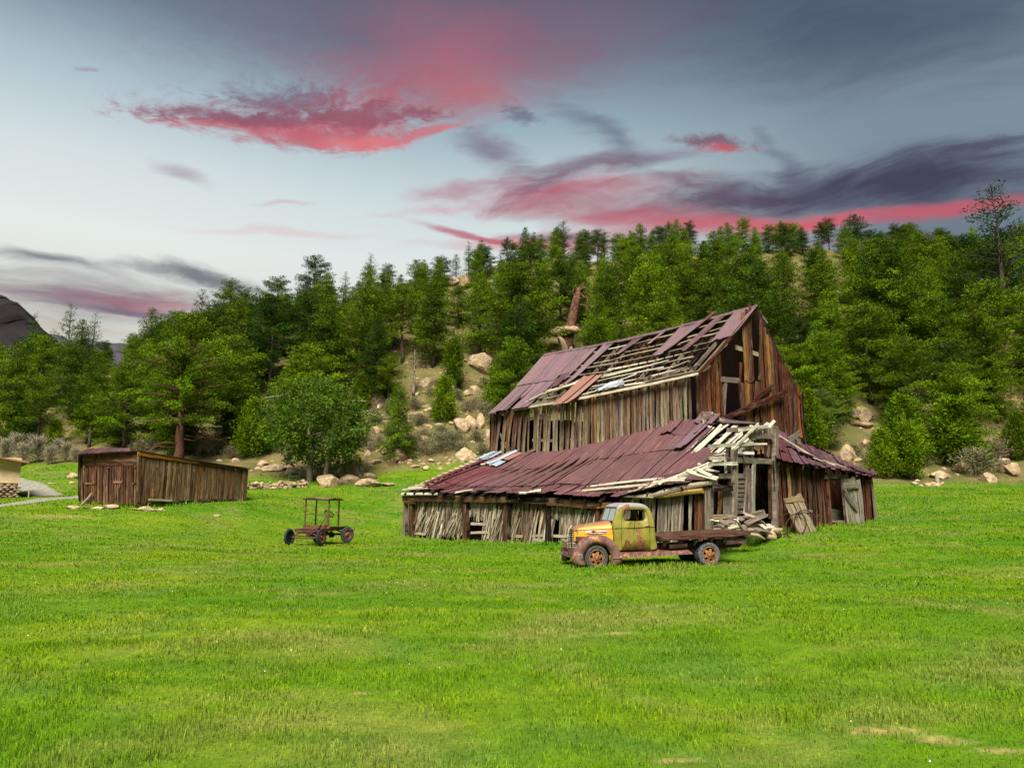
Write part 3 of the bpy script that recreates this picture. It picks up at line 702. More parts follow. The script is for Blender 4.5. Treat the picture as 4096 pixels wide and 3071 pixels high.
def slat(x0, y0, x1, y1, w, c, off=-.12): sl.board(PFp(x1, y1, off), PFp(x0, y0, off+random.uniform(-.05, .05)), w, .02, PF.n, jit(c, .25), None, 5, .05, .06, taper=random.uniform(.8, 1.3))
SL = [S(180, 166, 142), S(196, 180, 150), S(150, 128, 100), BLEACH, PALE, S(128, 104, 80)]
while x < 2350:
    w = random.uniform(.045, .10); yb = pw([(190, 960), (500, 990), (900, 1010), (1000, 1040), (1500, 1045), (2350, 1120)], x)
    yt = 632 if x < 1500 else 660; lean = random.uniform(20, 70) if x < 1250 else random.uniform(5, 45)
    hole = (745 < x < 900) or (1395 < x < 1440) or (1570 < x < 1640)
    c = rc(*SL) if x < 640 or 740 < x < 1000 or 1560 < x < 1760 else rc(GREY, S(150, 128, 96), S(120, 92, 66), BROWN)
    if hole:
        y2 = random.uniform(700, 830); slat(x, yt, x-lean*.4, y2, w, c)
    elif random.random() > .07:
        e = yb+random.uniform(-60, 12)
        slat(x, yt-8, x-lean, e, w, c)
        if random.random() < .4: slat(x+random.uniform(0, 30), random.uniform(680, 800), x-lean-random.uniform(0, 25), e+random.uniform(0, 12), w, rc(*SL), -.06)
    x += (w/.011)*random.uniform(.55, .9)*(1-.0001*x)
for (a, b, d, e) in ((750, 845, 900, 850), (745, 935, 905, 928), (1140, 965, 1260, 970), (1350, 965, 1470, 960), (1350, 1000, 1470, 1010), (1350, 1030, 1450, 1035), (1560, 965, 1720, 968), (1640, 1000, 1720, 1030), (190, 940, 300, 950)):
    sl.board(PFp(a, b, -.05), PFp(d, e, -.05), .12, .04, PF.n, jit(BLEACH), None, 3)
# right-hand stretch behind the truck bed
x = 2480
while x < 2836:
    w = random.uniform(.06, .13); dxp = w/27.5*F*.80
    c = rc(GREY, BLEACH, GREY, S(160, 150, 128)) if x < 2775 else rc(REDB, BROWN, S(130, 84, 54))
    top = PF.pt(x, 1985 if x < 2700 else 1968, -.05); b_ = PF.pt(x-random.uniform(0, 14), 2190, random.uniform(-.08, .02)); b_.z = .0
    if x >= 2775: w *= 1.6; b_ = PF.pt(x, 2190, .0); b_.z = 0
    if not (random.random() < .08): sl.board(b_, top, w, .025, PF.n, jit(c, .2), None, 6, .05, .08)
    x += dxp*random.uniform(.7, 1.05)*(1 if x < 2775 else 1.4)
bp('slat_wall', sl, WOOD)
pst = MB(); pst.board(PF.at(PF.L-.02, 0, .03), PF.pt(2836, 1948, .03), .24, .2, PF.n, jit(GREY), None, 6, .02); bp('post', pst, WOOD)
# ---- collapsed open bay between the two front walls (plane C-G)
cg = MB()
def cgp(x, y, off=0): return PC.pt(*c4(x, y), off)
def cb(x0, y0, x1, y1, w, c, off=0, th=.08, **k): cg.board(cgp(x0, y0, off), cgp(x1, y1, off), w, th, PC.n, jit(c), None, 5, **k)
for a in ((880, 208, 1092, 206, .24, GREY, .1, .12), (760, 418, 1065, 432, .22, GREY, 0, .1), (640, 405, 770, 412, .14, GREY, -.1, .1), (600, 562, 840, 562, .2, GREY, -.1, .1), (560, 668, 725, 668, .22, DARK, .1, .1), (520, 404, 648, 402, .13, PALE, .2, .06), (505, 452, 768, 450, .14, PALE, .15, .06),
          (520, 300, 912, 272, .14, PALE, .25, .06), (780, 155, 1045, 118, .13, PALE, .25, .08), (690, 155, 880, 138, .16, GREY, .2, .08)): cb(*a)
for a in ((696, 300, 690, 650, .22, DARK, -.15, .12), (745, 325, 742, 920, .28, GREY, 0, .15), (848, 295, 848, 905, .2, GREY, -.1, .12), (868, 400, 835, 905, .12, GREY, -.05, .06), (922, 405, 915, 905, .26, S(170, 162, 145), .02, .05), (884, 490, 884, 905, .2, GREY, .04, .05), (692, 695, 690, 915, .62, GREY, .0, .04),
          (580, 510, 585, 650, .18, GREY, -.2, .06), (625, 650, 610, 915, .22, S(150, 110, 70), -.1, .05), (665, 370, 670, 530, .12, PALE, .0, .04), (560, 700, 555, 900, .1, BROWN, -.1, .05), (1055, 130, 1072, 930, .2, BROWN, -.1, .1)): cb(*a)
for y in (615, 650, 690, 725, 765, 800, 840, 880): cb(742, y, 838, y+random.uniform(-6, 6), .13, GREY, -.12, .05)
for i in range(9):
    x = 905+i*20; cb(x, 236, x-3, random.uniform(300, 415), .17, rc(REDB, BROWN, GREY, ORNG), -.02, .03)
for i in range(12):
    x = 835+i*22; cb(x, 128+random.uniform(-8, 6), x, 205, .19, rc(GREY, GREY, BLEACH), .12, .03)
cb(838, 330, 905, 300, .2, GREY, .1, .05); cb(960, 100, 738, 328, .1, PALE, .4, .04); cb(1000, 890, 850, 930, .22, GREY, .5, .1)
bp('collapsed_bay_frame', cg, WOOD)
gp = MB(); gp.board(Vector((G_.x, G_.y, fl(G_)-.1)), PC.pt(3099, 1702, .05), .26, .24, PC.n, jit(GREY), None, 6, .02); bp('post', gp, WOOD)
gp = MB(); gp.board(PC.pt(3118, 2100, .1), PC.pt(3112, 1945, .1), .2, .14, PC.n, jit(BROWN), None, 4, .02); bp('post', gp, WOOD)
# inner cross walls shut the rooms; near-black default colour paints in their darkness
ic = MB()
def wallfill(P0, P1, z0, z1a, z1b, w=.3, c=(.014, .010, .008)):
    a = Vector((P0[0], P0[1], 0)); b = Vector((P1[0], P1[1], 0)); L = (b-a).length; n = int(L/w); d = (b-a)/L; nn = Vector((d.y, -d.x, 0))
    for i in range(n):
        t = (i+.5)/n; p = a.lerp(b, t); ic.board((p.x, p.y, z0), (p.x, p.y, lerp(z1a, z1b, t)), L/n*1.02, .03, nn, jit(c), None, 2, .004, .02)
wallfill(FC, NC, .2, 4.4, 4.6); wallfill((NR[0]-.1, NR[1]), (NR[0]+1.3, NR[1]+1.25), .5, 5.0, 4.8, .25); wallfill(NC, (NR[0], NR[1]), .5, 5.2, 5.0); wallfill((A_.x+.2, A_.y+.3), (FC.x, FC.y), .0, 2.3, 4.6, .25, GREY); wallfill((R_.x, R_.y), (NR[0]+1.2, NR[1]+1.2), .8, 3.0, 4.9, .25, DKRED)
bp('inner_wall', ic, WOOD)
# ---- right wing: dark red plank wall, door opening, hanging door
rw = MB(); rtop = [(1110, 445), (1300, 482), (1590, 545), (1800, 552), (2010, 605)]; rbot = [(1110, 1005), (1590, 1035), (1720, 995), (1880, 990), (2000, 925)]
def prp(x, y, off=0): return PR.pt(*c4(x, y), off)
kx = .1
while kx < PR.L:
    w = random.uniform(.15, .24); p = PR.at(kx, 2.0); X = (proj(p)[0]-2600)*2.212
    if 1568 < X < 1712:
        yt = 560; rw.board(prp(X, 598, -.02), prp(X, pw(rtop, X), -.02), w, .03, PR.n, jit(DARK), None, 2); kx += w; continue
    c = rc(DKRED, DKRED, REDB, BROWN, DARK) if X < 1860 else rc(DKRED, REDB, DARK)
    if X > 1960: c = GREY
    if random.random() < .07: c = S(150, 100, 56)
    zb = prp(X, pw(rbot, X)).z-.12; zt = prp(X, pw(rtop, X)).z
    rw.board(PR.at(kx+random.uniform(-.08, .04), zb, random.uniform(0, .04)), PR.at(kx, zt+.1), w, .03, PR.n, jit(S(128, 92, 66) if random.random() < .35 else c, .25), jit(c, .3), 6, .04, .06)
    kx += w+(.006 if random.random() < .75 else .04)
rw.board(prp(1550, 565, .08), prp(1745, 562, .08), .2, .1, PR.n, GREY, None, 4); rw.board(prp(1575, 590, .05), prp(1600, 1030, .05), .16, .1, PR.n, S(120, 84, 60), None, 5)
rw.board(prp(1697, 560, .1), prp(1735, 998, .1), .13, .1, PR.n, GREY, None, 5); rw.board(prp(1218, 490, .12), prp(1238, 770, .12), .15, .06, PR.n, S(176, 140, 90), None, 5)
rw.board(prp(1600, 960, .0), prp(1725, 965, .0), .12, .2, PR.n, GREY, None, 3); rw.board(prp(1600, 900, -.5), prp(1710, 905, -.5), .5, .05, PR.n, S(110, 105, 90), None, 3)
bp('right_wing_wall', rw, WOOD)
dr = MB(); dn = (PR.n+Vector((-.25, 0, 0))).normalized()
for i in range(4):
    dr.board(prp(1765+i*38, 998-i*2+random.uniform(-4, 4), .28+.07*i), prp(1722+i*38+random.uniform(-4, 4), [575, 590, 560, 590][i], .16+.05*i), .255, .03, dn, jit(S(150, 145, 122), .12), None, 6, .03, .05)
for (x0, y0, x1, y1) in ((1712, 640, 1855, 650), (1722, 672, 1838, 868)):
    dr.board(prp(x0, y0, .34), prp(x1, y1, .46), .14 if y1 > 700 else .2, .03, dn, jit(S(140, 134, 112)), None, 4)
o = bp('door', dr, WOOD); o['label'] = 'grey plank door hanging ajar on the right wing'
# ---- right wing roof
rr = MB()
T0 = PG.pt(3085, 1708, .1); T1 = PG.pt(3195, 1776, .1); B0 = PR.pt(3100, 1838, .35); B1 = PR.pt(3420, 1896, .35); B2 = PR.pt(3518, 1915, .35); H1 = T1
def RW(s, t, h=0):
    b = B0.lerp(B1, s/.8) if s < .8 else B1.lerp(B2, (s-.8)/.2)
    u = T0.lerp(T1, min(1, s/.42)) if s < .42 else T1.lerp(B2+Vector((-.1, .3, .25)), (s-.42)/.58)
    return b.lerp(u, t)+Vector((0, 0, h-.1*math.sin(math.pi*t)))
n = 19
for i in range(n):
    s0, s1 = i/n, (i+1)/n+.004
    hh = .05+.03*(i % 2)
    c = jit(S(116, 86, 92) if s0 > .12 else TINR, .12)
    rr.sheet(RW(s0, -.04+random.uniform(-.03, .02), hh), RW(s1, -.04+random.uniform(-.03, .02), hh), RW(s1, .55, hh), RW(s0, .55, hh), c, nv=5, edge=.1, rag=.06)
    rr.sheet(RW(s0, .5, hh+.05), RW(s1, .5, hh+.05), RW(s1, 1.0, hh+.05), RW(s0, 1.0, hh+.05), jit(S(112, 82, 88), .12), nv=5, edge=.1, rag=.06)
rr.sheet(RW(.0, .25, .2), RW(.12, .2, .2), RW(.13, .62, .22), RW(.0, .68, .25), TINR, amp=.05, pitch=.16)
rr.sheet(RW(.28, .30, .2), RW(.5, .22, .2), RW(.5, .40, .22), RW(.26, .50, .25), jit(TINP), edge=.15, rag=.1)
rr.sheet(RW(.80, .15, .15), RW(.97, .1, .12), RW(.95, .5, .2), RW(.84, .6, .2), jit(TIND), edge=.2, rag=.1)
# apron tin at the foot of the gable, between nave corner and tall post
q0 = PN.pt(2785, 1692, .1); fr0 = q0.lerp(Gtop, .55)
rr.sheet(q0.lerp(Gtop, .25), Gtop+Vector((0, 0, .05)), PG.pt(3085, 1700, .12), PG.pt(2900, 1672, .12), jit(TINP), rag=.1, edge=.2)
rr.sheet(q0.lerp(Gtop, .05), q0.lerp(Gtop, .3), PG.pt(2960, 1695, .15), PG.pt(2850, 1668, .15)+Vector((0, 0, .15)), jit(TINP), rag=.15, edge=.2)
rroof = bp('right_wing_roof', rr, TIN)
for (s0, t0, s1, t1, w) in ((.0, .72, .42, .34, .14), (.33, .42, .42, .36, .1), (.42, .22, .62, .05, .12), (.44, .26, .72, .05, .08), (.46, .2, .60, .04, .1)):
    sub('lath', RW(s0, t0, .25), RW(s1, t1, .22), w, .03, (0, -.3, .9), jit(BLEACH), rroof, seg=4)
for (x0, y0, x1, y1, w) in ((1225, 245, 1335, 165, .24), (1290, 255, 1300, 225, .2), (1325, 280, 1322, 225, .2)):
    sub('propped_board', PR.pt(*c4(x0, y0), -2.4), PR.pt(*c4(x1, y1), -2.4), w, .05, PR.n, jit(GREY), rroof, seg=3)
for i in range(9):
    sub('rafter_tail', RW(i/9+.03, -.05, -.08), RW(i/9+.03, .4, -.08), .12, .05, PR.d, jit(DARK), rroof, seg=2)
# boards tumbled against the nave corner
for (x0, y0, x1, y1) in ((400, 60, 560, 75), (410, 85, 600, 100), (420, 40, 500, 110), (495, 28, 640, 135), (505, 35, 610, 132), (430, 95, 410, 145), (400, 30, 530, 60)):
    sub('fallen_batten', PN.pt(*c4(x0, y0), .7) if x0 < 0 else q0.lerp(Gtop, .15)+(PG.pt(*c4(x0, y0), .6)-PG.pt(*c4(450, 90), .6))+Vector((0, 0, .15)), q0.lerp(Gtop, .15)+(PG.pt(*c4(x1, y1), .6)-PG.pt(*c4(450, 90), .6))+Vector((0, 0, .15)), .15, .05, PC.n, jit(rc(BLEACH, GREY, BROWN)), rroof, seg=4)
# ---- things at the foot of the barn
lp = MB()
pn = (PR.n+Vector((0, 0, .35))).normalized()
for i in range(5):
    lp.board(prp(1320+i*38, 1066+random.uniform(-8, 4), .95), prp(1198+i*31, [765, 770, 745, 738, 730][i], .35), .235, .03, pn, jit(S(165, 148, 118), .14), None, 6, .03, .08)
lp.board(prp(1195, 780, .42), prp(1355, 765, .42), .2, .04, pn, jit(S(150, 128, 94)), None, 3); lp.board(prp(1290, 880, .66), prp(1430, 870, .66), .1, .03, pn, jit(GREY), None, 3)
org = prp(1320, 1060, .9); tag(lp.build('fallen_door', WOOD, None, origin=tuple(org)), 'broken grey plank door leaning against the dark red barn wall', 'door')
IRON = mat_two('rusty_iron', S(48, 36, 34), S(86, 54, 40), 9, .4, .6, .7, .6, .4)
for i, (cx, cy, rx, ry, rot, off, lab) in enumerate(((1385, 985, 100, 150, -.5, 1.15, 'large thin iron hoop leaning on the broken plank door'), (1200, 985, 55, 115, .35, 1.0, 'rusty narrow hoop propped left of the broken plank door'), (1290, 1000, 85, 135, .5, 1.2, 'thin iron hoop crossing the lower left of the broken door'))):
    h_ = MB(); pts = []
    for k in range(28):
        q = 2*math.pi*k/28; x_ = math.cos(q)*rx; y_ = math.sin(q)*ry*.85; X = cx+x_*math.cos(rot)-y_*math.sin(rot); Yy = cy+x_*math.sin(rot)+y_*math.cos(rot)
        pts.append(prp(X, Yy, off-.45*(1100-Yy)/250))
    zmin = min(p.z for p in pts); h_.tube(pts, .022, 6, (.05, .04, .04), closed=True); og = pts[0]
    tag(h_.build('iron_hoop', IRON, None, origin=tuple(og)), lab, 'hoop', 'iron hoops by the broken door')
STONE = ROCK
# rubble boards
rub = [(555, 930, 740, 945), (548, 960, 800, 940), (560, 1010, 655, 1010), (550, 1045, 680, 1035), (580, 1060, 700, 1050), (640, 985, 770, 975), (775, 960, 880, 1120), (800, 945, 1015, 875), (850, 985, 1000, 915), (720, 945, 905, 935), (860, 1075, 1000, 1105), (870, 1040, 940, 1040), (930, 1035, 1060, 1060), (700, 1010, 800, 1005), (850, 905, 1010, 985), (560, 915, 700, 920), (1000, 900, 1060, 915), (970, 1010, 1080, 1000), (610, 950, 720, 985), (760, 1030, 860, 1015), (660, 935, 760, 925)]
for i, (x0, y0, x1, y1) in enumerate(rub):
    off = 1.1-.9*max(0, (1060-max(y0, y1))/180)+random.uniform(-.1, .2); a = cgp(x0, y0, off); b = cgp(x1, y1, off+random.uniform(-.35, .35))
    g0 = max(gz(a.x, a.y), 0)+.03; lift = max(0, .55*(1060-(y0+y1)/2)/160)
    m_ = MB(); c = rc(BLEACH, PALE, GREY, GREY, S(130, 110, 80)); m_.board(a, b, random.uniform(.14, .26), .045, (PC.n+Vector((0, 0, random.uniform(.5, 2)))), jit(c), None, 4, .05, .12)
    q = ('pale', 'grey', 'weathered', 'splintered')[i % 4]
    o = m_.build('loose_board', WOOD, None, origin=tuple((a+b)/2)); o['_x'] = (x0+x1)/2; tag(o, None, 'plank', 'loose boards heaped before the collapsed bay')
bl = sorted([o for o in D.objects if o.name.startswith('loose_board')], key=lambda o: o['_x'])
ORD = ['leftmost', 'second from the left', 'third from the left', 'fourth from the left', 'fifth from the left', 'sixth from the left', 'seventh from the left', 'eighth from the left', 'ninth from the left', 'tenth from the left', 'eleventh from the left', 'twelfth from the left']
def ordn(i, n):
    if n == 1: return ''
    if i < min(12, (n+1)//2): return ORD[i]+' '
    j = n-1-i
    return (['rightmost'] + [o.replace('left', 'right') for o in ORD[1:]])[j]+' ' if j < 12 else 'middle '
for i, o in enumerate(bl):
    o['label'] = ordn(i, len(bl))+'loose weathered board heaped before the open barn bay'; del o['_x']
fs = MB()
def rock_mb(mb, c, r, seed, sub=2, flat=.75, ang=.35, col=None):
    """angular boulder: subdivided sphere pushed by noise and sliced by random planes"""
    rd = random.Random(seed); cuts = [(Vector((rd.uniform(-1, 1), rd.uniform(-1, 1), rd.uniform(-.4, 1))).normalized(), rd.uniform(.48, .8)) for _ in range(12)]
    N = 8*sub; M = 5*sub; vs = []; off = Vector((seed*1.7, seed*.3, 1))
    for j in range(M+1):
        ph = math.pi*j/M
        for i in range(N):
            th = 2*math.pi*i/N; d = Vector((math.sin(ph)*math.cos(th), math.sin(ph)*math.sin(th), math.cos(ph)))
            k = 1+ang*mn.noise(d*1.3+off)+ang*.4*mn.noise(d*3.1+off)+ang*.18*mn.noise(d*8+off)
            p = d*k
            for nn, dd in cuts:
                q = p.dot(nn)-dd
                if q > 0: p = p-nn*q*.97
            p = Vector((p.x*r[0], p.y*r[1], p.z*r[2])); vs.append(Vector(c)+p)
    f = [(j*N+i, (j+1)*N+i, (j+1)*N+(i+1) % N, j*N+(i+1) % N) for j in range(M) for i in range(N)]
    mb.add(vs, f, col or (.4, .35, .28))
for i, (x, y, rx, rz) in enumerate(((1060, 1085, .42, .2), (1120, 1070, .35, .16), (1020, 1045, .3, .16), (1090, 1040, .4, .15), (1150, 1095, .28, .12))):
    p = cgp(x, y, .55); rock_mb(fs, p, (rx, rx*.7, rz), 40+i)
fo = cgp(1080, 1080, .55); tag(fs.build('foundation_stones', STONE, None, True, origin=tuple(fo)), 'low pile of tan flat stones under the tall corner post', 'stone pile')
# ================================================================ trees
def tris(P, d, L, W, rn):
    """one pointed leaf/needle-spray per row of P along d"""
    n = len(P); r = rn.normal(size=(n, 3)); s = np.cross(d, r); s /= np.linalg.norm(s, axis=1)[:, None]+1e-9
    a = P-s*(W/2)[:, None]; b = P+s*(W/2)[:, None]; c = P+d*L[:, None]; m = P+d*(L*.5)[:, None]
    V = np.stack([a, m-s*(W*.62)[:, None], c, m+s*(W*.62)[:, None]], 1)
    V[:, 0] = P
    return V.reshape(-1, 3), np.arange(n*4).reshape(n, 4)
def foliage(name, clumps, per, leaf, rn, up=.35, hollow=.45, wr=.3):
    """clumps: list of (center, (rx,ry,rz), brightness)"""
    Vs = []; Cs = []; n0 = 0; Fs = []
    for c, r, br in clumps:
        n = max(4, int(per*(r[0]*r[1]*r[2])**.5*3)); d = rn.normal(size=(n, 3)); d /= np.linalg.norm(d, axis=1)[:, None]
        rad = hollow+(1-hollow)*rn.random(n)**.5; P = np.array(c)+d*np.array(r)*rad[:, None]
        q = d*.8+rn.normal(size=(n, 3))*.45+np.array([0, 0, up]); q /= np.linalg.norm(q, axis=1)[:, None]
        L = leaf*(.6+rn.random(n)*.8); V, T = tris(P, q, L, L*wr, rn)
        tone = br*(.8+rn.random(n)*.4); col = np.repeat(tone[:, None]*np.ones((1, 3)), 4, 0).reshape(n, 4, 3)
        col[:, 2] *= 1.3; yl = rn.random(n) < .15; col[yl] *= np.array([1.5, 1.15, 1.0])
        Vs.append(V); Fs.append(T+n0); Cs.append(col.reshape(-1, 3)); n0 += len(V)
    return np_mesh(name, np.concatenate(Vs), np.concatenate(Fs), np.concatenate(Cs))
def pine(seed, H, R, prof, z0=.12, nb=84, per=75, leaf=.21, csz=.55, lean=0, gaps=.16, up=(.05, .5), trunk_r=None, bare=0, limb=True, flat=.45):
    rd = random.Random(seed); rn = np.random.default_rng(seed); tr = MB(); tr_r = trunk_r or H*.018
    ax = [Vector((lean*(k/8)**1.5*H+.12*mn.noise(Vector((seed, k*.6, 0)))*H*.12, .1*mn.noise(Vector((seed, k*.6, 9)))*H*.12, H*k/8)) for k in range(9)]
    def axis_(z):
        f = min(7.999, z/H*8); k = int(f); return ax[k].lerp(ax[k+1], f-k)
    tr.tube([p+Vector((0, 0, -.4 if i == 0 else 0)) for i, p in enumerate(ax)], [tr_r*(1.25 if i == 0 else (1-i/8.6)) for i in range(9)], 8)
    cl = []; az = rd.random()*6
    for i in range(nb):
        t = z0+(1-z0)*((i+rd.random())/nb); az += 2.4+rd.uniform(-.4, .4)
        r = R*pw(prof, t)*rd.uniform(.62, 1.12)
        if rd.random() < gaps: continue
        o = axis_(t*H); e = lerp(up[0], up[1], t)+rd.uniform(-.15, .15)
        dr = Vector((math.cos(az)*math.cos(e), math.sin(az)*math.cos(e), math.sin(e)))
        tip = o+dr*r+Vector((0, 0, -.04*r*r*(1-t)))
        if limb and r > .5: tr.tube([o, o.lerp(tip, .5)+Vector((0, 0, .05*r)), tip], [tr_r*.32*(1-t*.6), tr_r*.18, .015], 4)
        m = max(1, int(r/(csz*.75))); brs = rd.uniform(.5, 1.5)
        for k in range(m):
            f = 1-k*(csz*.8)/max(r, .3)+rd.uniform(-.1, .05)
            if f < .28 and t < .8: break
            s = csz*rd.uniform(.7, 1.2)*(1 if t < .85 else .7); c = o.lerp(tip, f)+Vector((rd.uniform(-.3, .3)*s, rd.uniform(-.3, .3)*s, rd.uniform(-.1, .25)*s))
            cl.append((tuple(c), (s, s, s*flat), brs*rd.uniform(.85, 1.15)*(1 if k < 2 else .8)))
    cl.append((tuple(axis_(H*.97)), (csz*.4, csz*.4, csz*.8), 1.1))
    for i in range(bare):
        t = rd.uniform(.12, .5); o = axis_(t*H); a = rd.random()*6.28; r = R*rd.uniform(.6, 1.05); p = [o]
        for k in range(1, 5): p.append(o+Vector((math.cos(a+.15*k*rd.uniform(-1, 1)), math.sin(a+.1*k), rd.uniform(-.25, .1)))*r*k/4)
        tr.tube(p, [.09, .06, .045, .03, .012], 5)
        for k in range(5):
            q = p[rd.randint(2, 4)]; tr.tube([q, q+Vector((rd.uniform(-.8, .8), rd.uniform(-.8, .8), rd.uniform(-.5, .3)))], [.025, .006], 4)
    me = D.meshes.new('trunk'); me.from_pydata(tr.v, [], tr.f); me.polygons.foreach_set('use_smooth', [True]*len(me.polygons))
    return {'H': H, 'R': R, 'trunk': me, 'crown': foliage('crown', cl, per, leaf, rn) if cl and per else None}
CONE = [(0, .75), (.15, 1), (.4, .85), (.7, .55), (.9, .25), (1, .08)]; OVAL = [(0, .5), (.2, .85), (.45, 1), (.7, .85), (.88, .55), (1, .25)]; ROUND = [(0, .3), (.3, .75), (.6, 1), (.82, .85), (1, .35)]
SLIM = [(0, .6), (.3, .9), (.6, .8), (.8, .55), (1, .15)]
PR_ = {'cone': [pine(1, 11, 2.7, CONE), pine(2, 11, 2.5, CONE, .08, nb=80, gaps=.05), pine(14, 11, 2.9, CONE, .1, gaps=.18)],
       'broad': [pine(3, 11, 3.3, OVAL, .15, nb=75), pine(4, 11, 3.6, OVAL, .12, nb=85, gaps=.15), pine(15, 11, 3.1, OVAL, .1, nb=85, csz=.65)],
       'round': [pine(5, 11, 3.0, ROUND, .3, nb=60), pine(6, 11, 2.6, ROUND, .35, nb=50, gaps=.2)],
       'slim': [pine(7, 11, 1.7, SLIM, .15, nb=60, per=40, csz=.42), pine(8, 11, 1.5, SLIM, .2, nb=46, per=36, csz=.4, gaps=.2)],
       'sparse': [pine(9, 11, 2.4, OVAL, .3, nb=56, per=24, csz=.38, gaps=.15, up=(.2, .8)), pine(10, 11, 2.8, SLIM, .12, nb=95, per=24, csz=.38, up=(.25, .8))],
       'juniper': [pine(11, 5, 1.9, [(0, .8), (.2, 1), (.5, .8), (.8, .4), (1, .1)], .02, nb=110, per=50, leaf=.2, csz=.38, limb=False, flat=1.2, up=(.5, 1.1)), pine(12, 5, 1.7, OVAL, .02, nb=100, per=50, leaf=.2, csz=.36, limb=False, flat=1.2, up=(.5, 1.1))],
       'dead': [pine(13, 11, 1.8, CONE, .2, nb=40, per=0, up=(.1, .6), gaps=0)]}
ALLT = []
def put(kind, x, y, H, mat, name='pine_tree', cat='pine tree', label=None, group=None, rz=None, wide=1.0, idx=None, z=None, bark=None):
    pr = PR_[kind][random.randrange(len(PR_[kind])) if idx is None else idx]; s = H/pr['H']
    if z is None: z = gz(x, y)
    o = empty(name, (x, y, z-.1), random.random()*6.28 if rz is None else rz, label, cat, group); o.scale = (s*wide, s*wide, s)
    tk = D.objects.new('trunk', pr['trunk']); COL.objects.link(tk); tk.parent = o; link_mat(tk, bark or BARK)
    if pr['crown'] is not None:
        cr = D.objects.new('crown', pr['crown']); COL.objects.link(cr); cr.parent = o; link_mat(cr, mat)
    ALLT.append((o, kind, mat, x, y, H, z)); return o
def link_mat(o, m):
    if not o.data.materials: o.data.materials.append(m)
    o.material_slots[0].link = 'OBJECT'; o.material_slots[0].material = m
# ridge-line trees, each at its own place on the crest
SKY = [(12, 748, 'slim', 98), (40, 730, 'slim', 94), (75, 676, 'slim', 97), (118, 712, 'slim', 92), (155, 655, 'slim', 98), (180, 690, 'cone', 94), (207, 675, 'slim', 99), (330, 666, 'cone', 92), (385, 672, 'broad', 92), (438, 630, 'sparse', 90), (470, 655, 'broad', 95), (500, 607, 'broad', 103), (530, 625, 'round', 104), (556, 618, 'slim', 105), (602, 600, 'broad', 107), (640, 640, 'cone', 107), (681, 555, 'broad', 105), (715, 612, 'cone', 108), (747, 586, 'slim', 109), (775, 605, 'cone', 108), (802, 548, 'slim', 109), (838, 571, 'round', 108), (866, 592, 'cone', 110), (905, 580, 'broad', 110), (940, 612, 'broad', 108), (985, 548, 'sparse', 110), (1010, 590, 'round', 108), (1055, 562, 'round', 111), (1095, 514, 'round', 110), (1128, 545, 'sparse', 112), (1160, 530, 'broad', 112), (1190, 545, 'broad', 110), (1217, 476, 'sparse', 100), (1265, 545, 'dead', 112), (1300, 560, 'cone', 110), (1335, 538, 'sparse', 112), (1385, 515, 'round', 112), (1420, 520, 'broad', 112), (1455, 530, 'round', 110), (1490, 495, 'sparse', 112), (1520, 520, 'broad', 112), (1556, 488, 'cone', 112), (1592, 503, 'round', 112), (1630, 508, 'cone', 112), (1655, 545, 'broad', 110), (1700, 527, 'round', 112), (1740, 516, 'round', 113), (1772, 522, 'round', 112), (1842, 465, 'round', 104), (1880, 535, 'broad', 108), (1945, 490, 'broad', 104), (1915, 530, 'broad', 108), (1985, 520, 'broad', 108), (2030, 493, 'broad', 106), (2075, 520, 'broad', 104), (2142, 398, 'sparse', 78.5), (2200, 505, 'broad', 96), (2230, 540, 'broad', 100), (-20, 700, 'slim', 96), (2270, 500, 'broad', 104)]
for mx, my, kind, Y in SKY:
    a, e = ray(mx*1.8525, my*1.8525); x = a*Y; z = gz(x, Y); H = CZ+e*Y-z
    if H < 3: Y -= 6; x = a*Y; z = gz(x, Y); H = CZ+e*Y-z
    if H < 2.5: continue
    put(kind, x, Y, min(H, 15.5), PINE_B if kind in ('slim', 'sparse', 'round') or mx in (681,) else PINE, group='ridge', wide=1.25 if Y == 78.5 else min(1.25, max(.7, 9.5/H)), idx=1 if Y == 78.5 else None, name='dead_pine' if kind == 'dead' else 'pine_tree', z=z+(H-min(H, 15.5)))
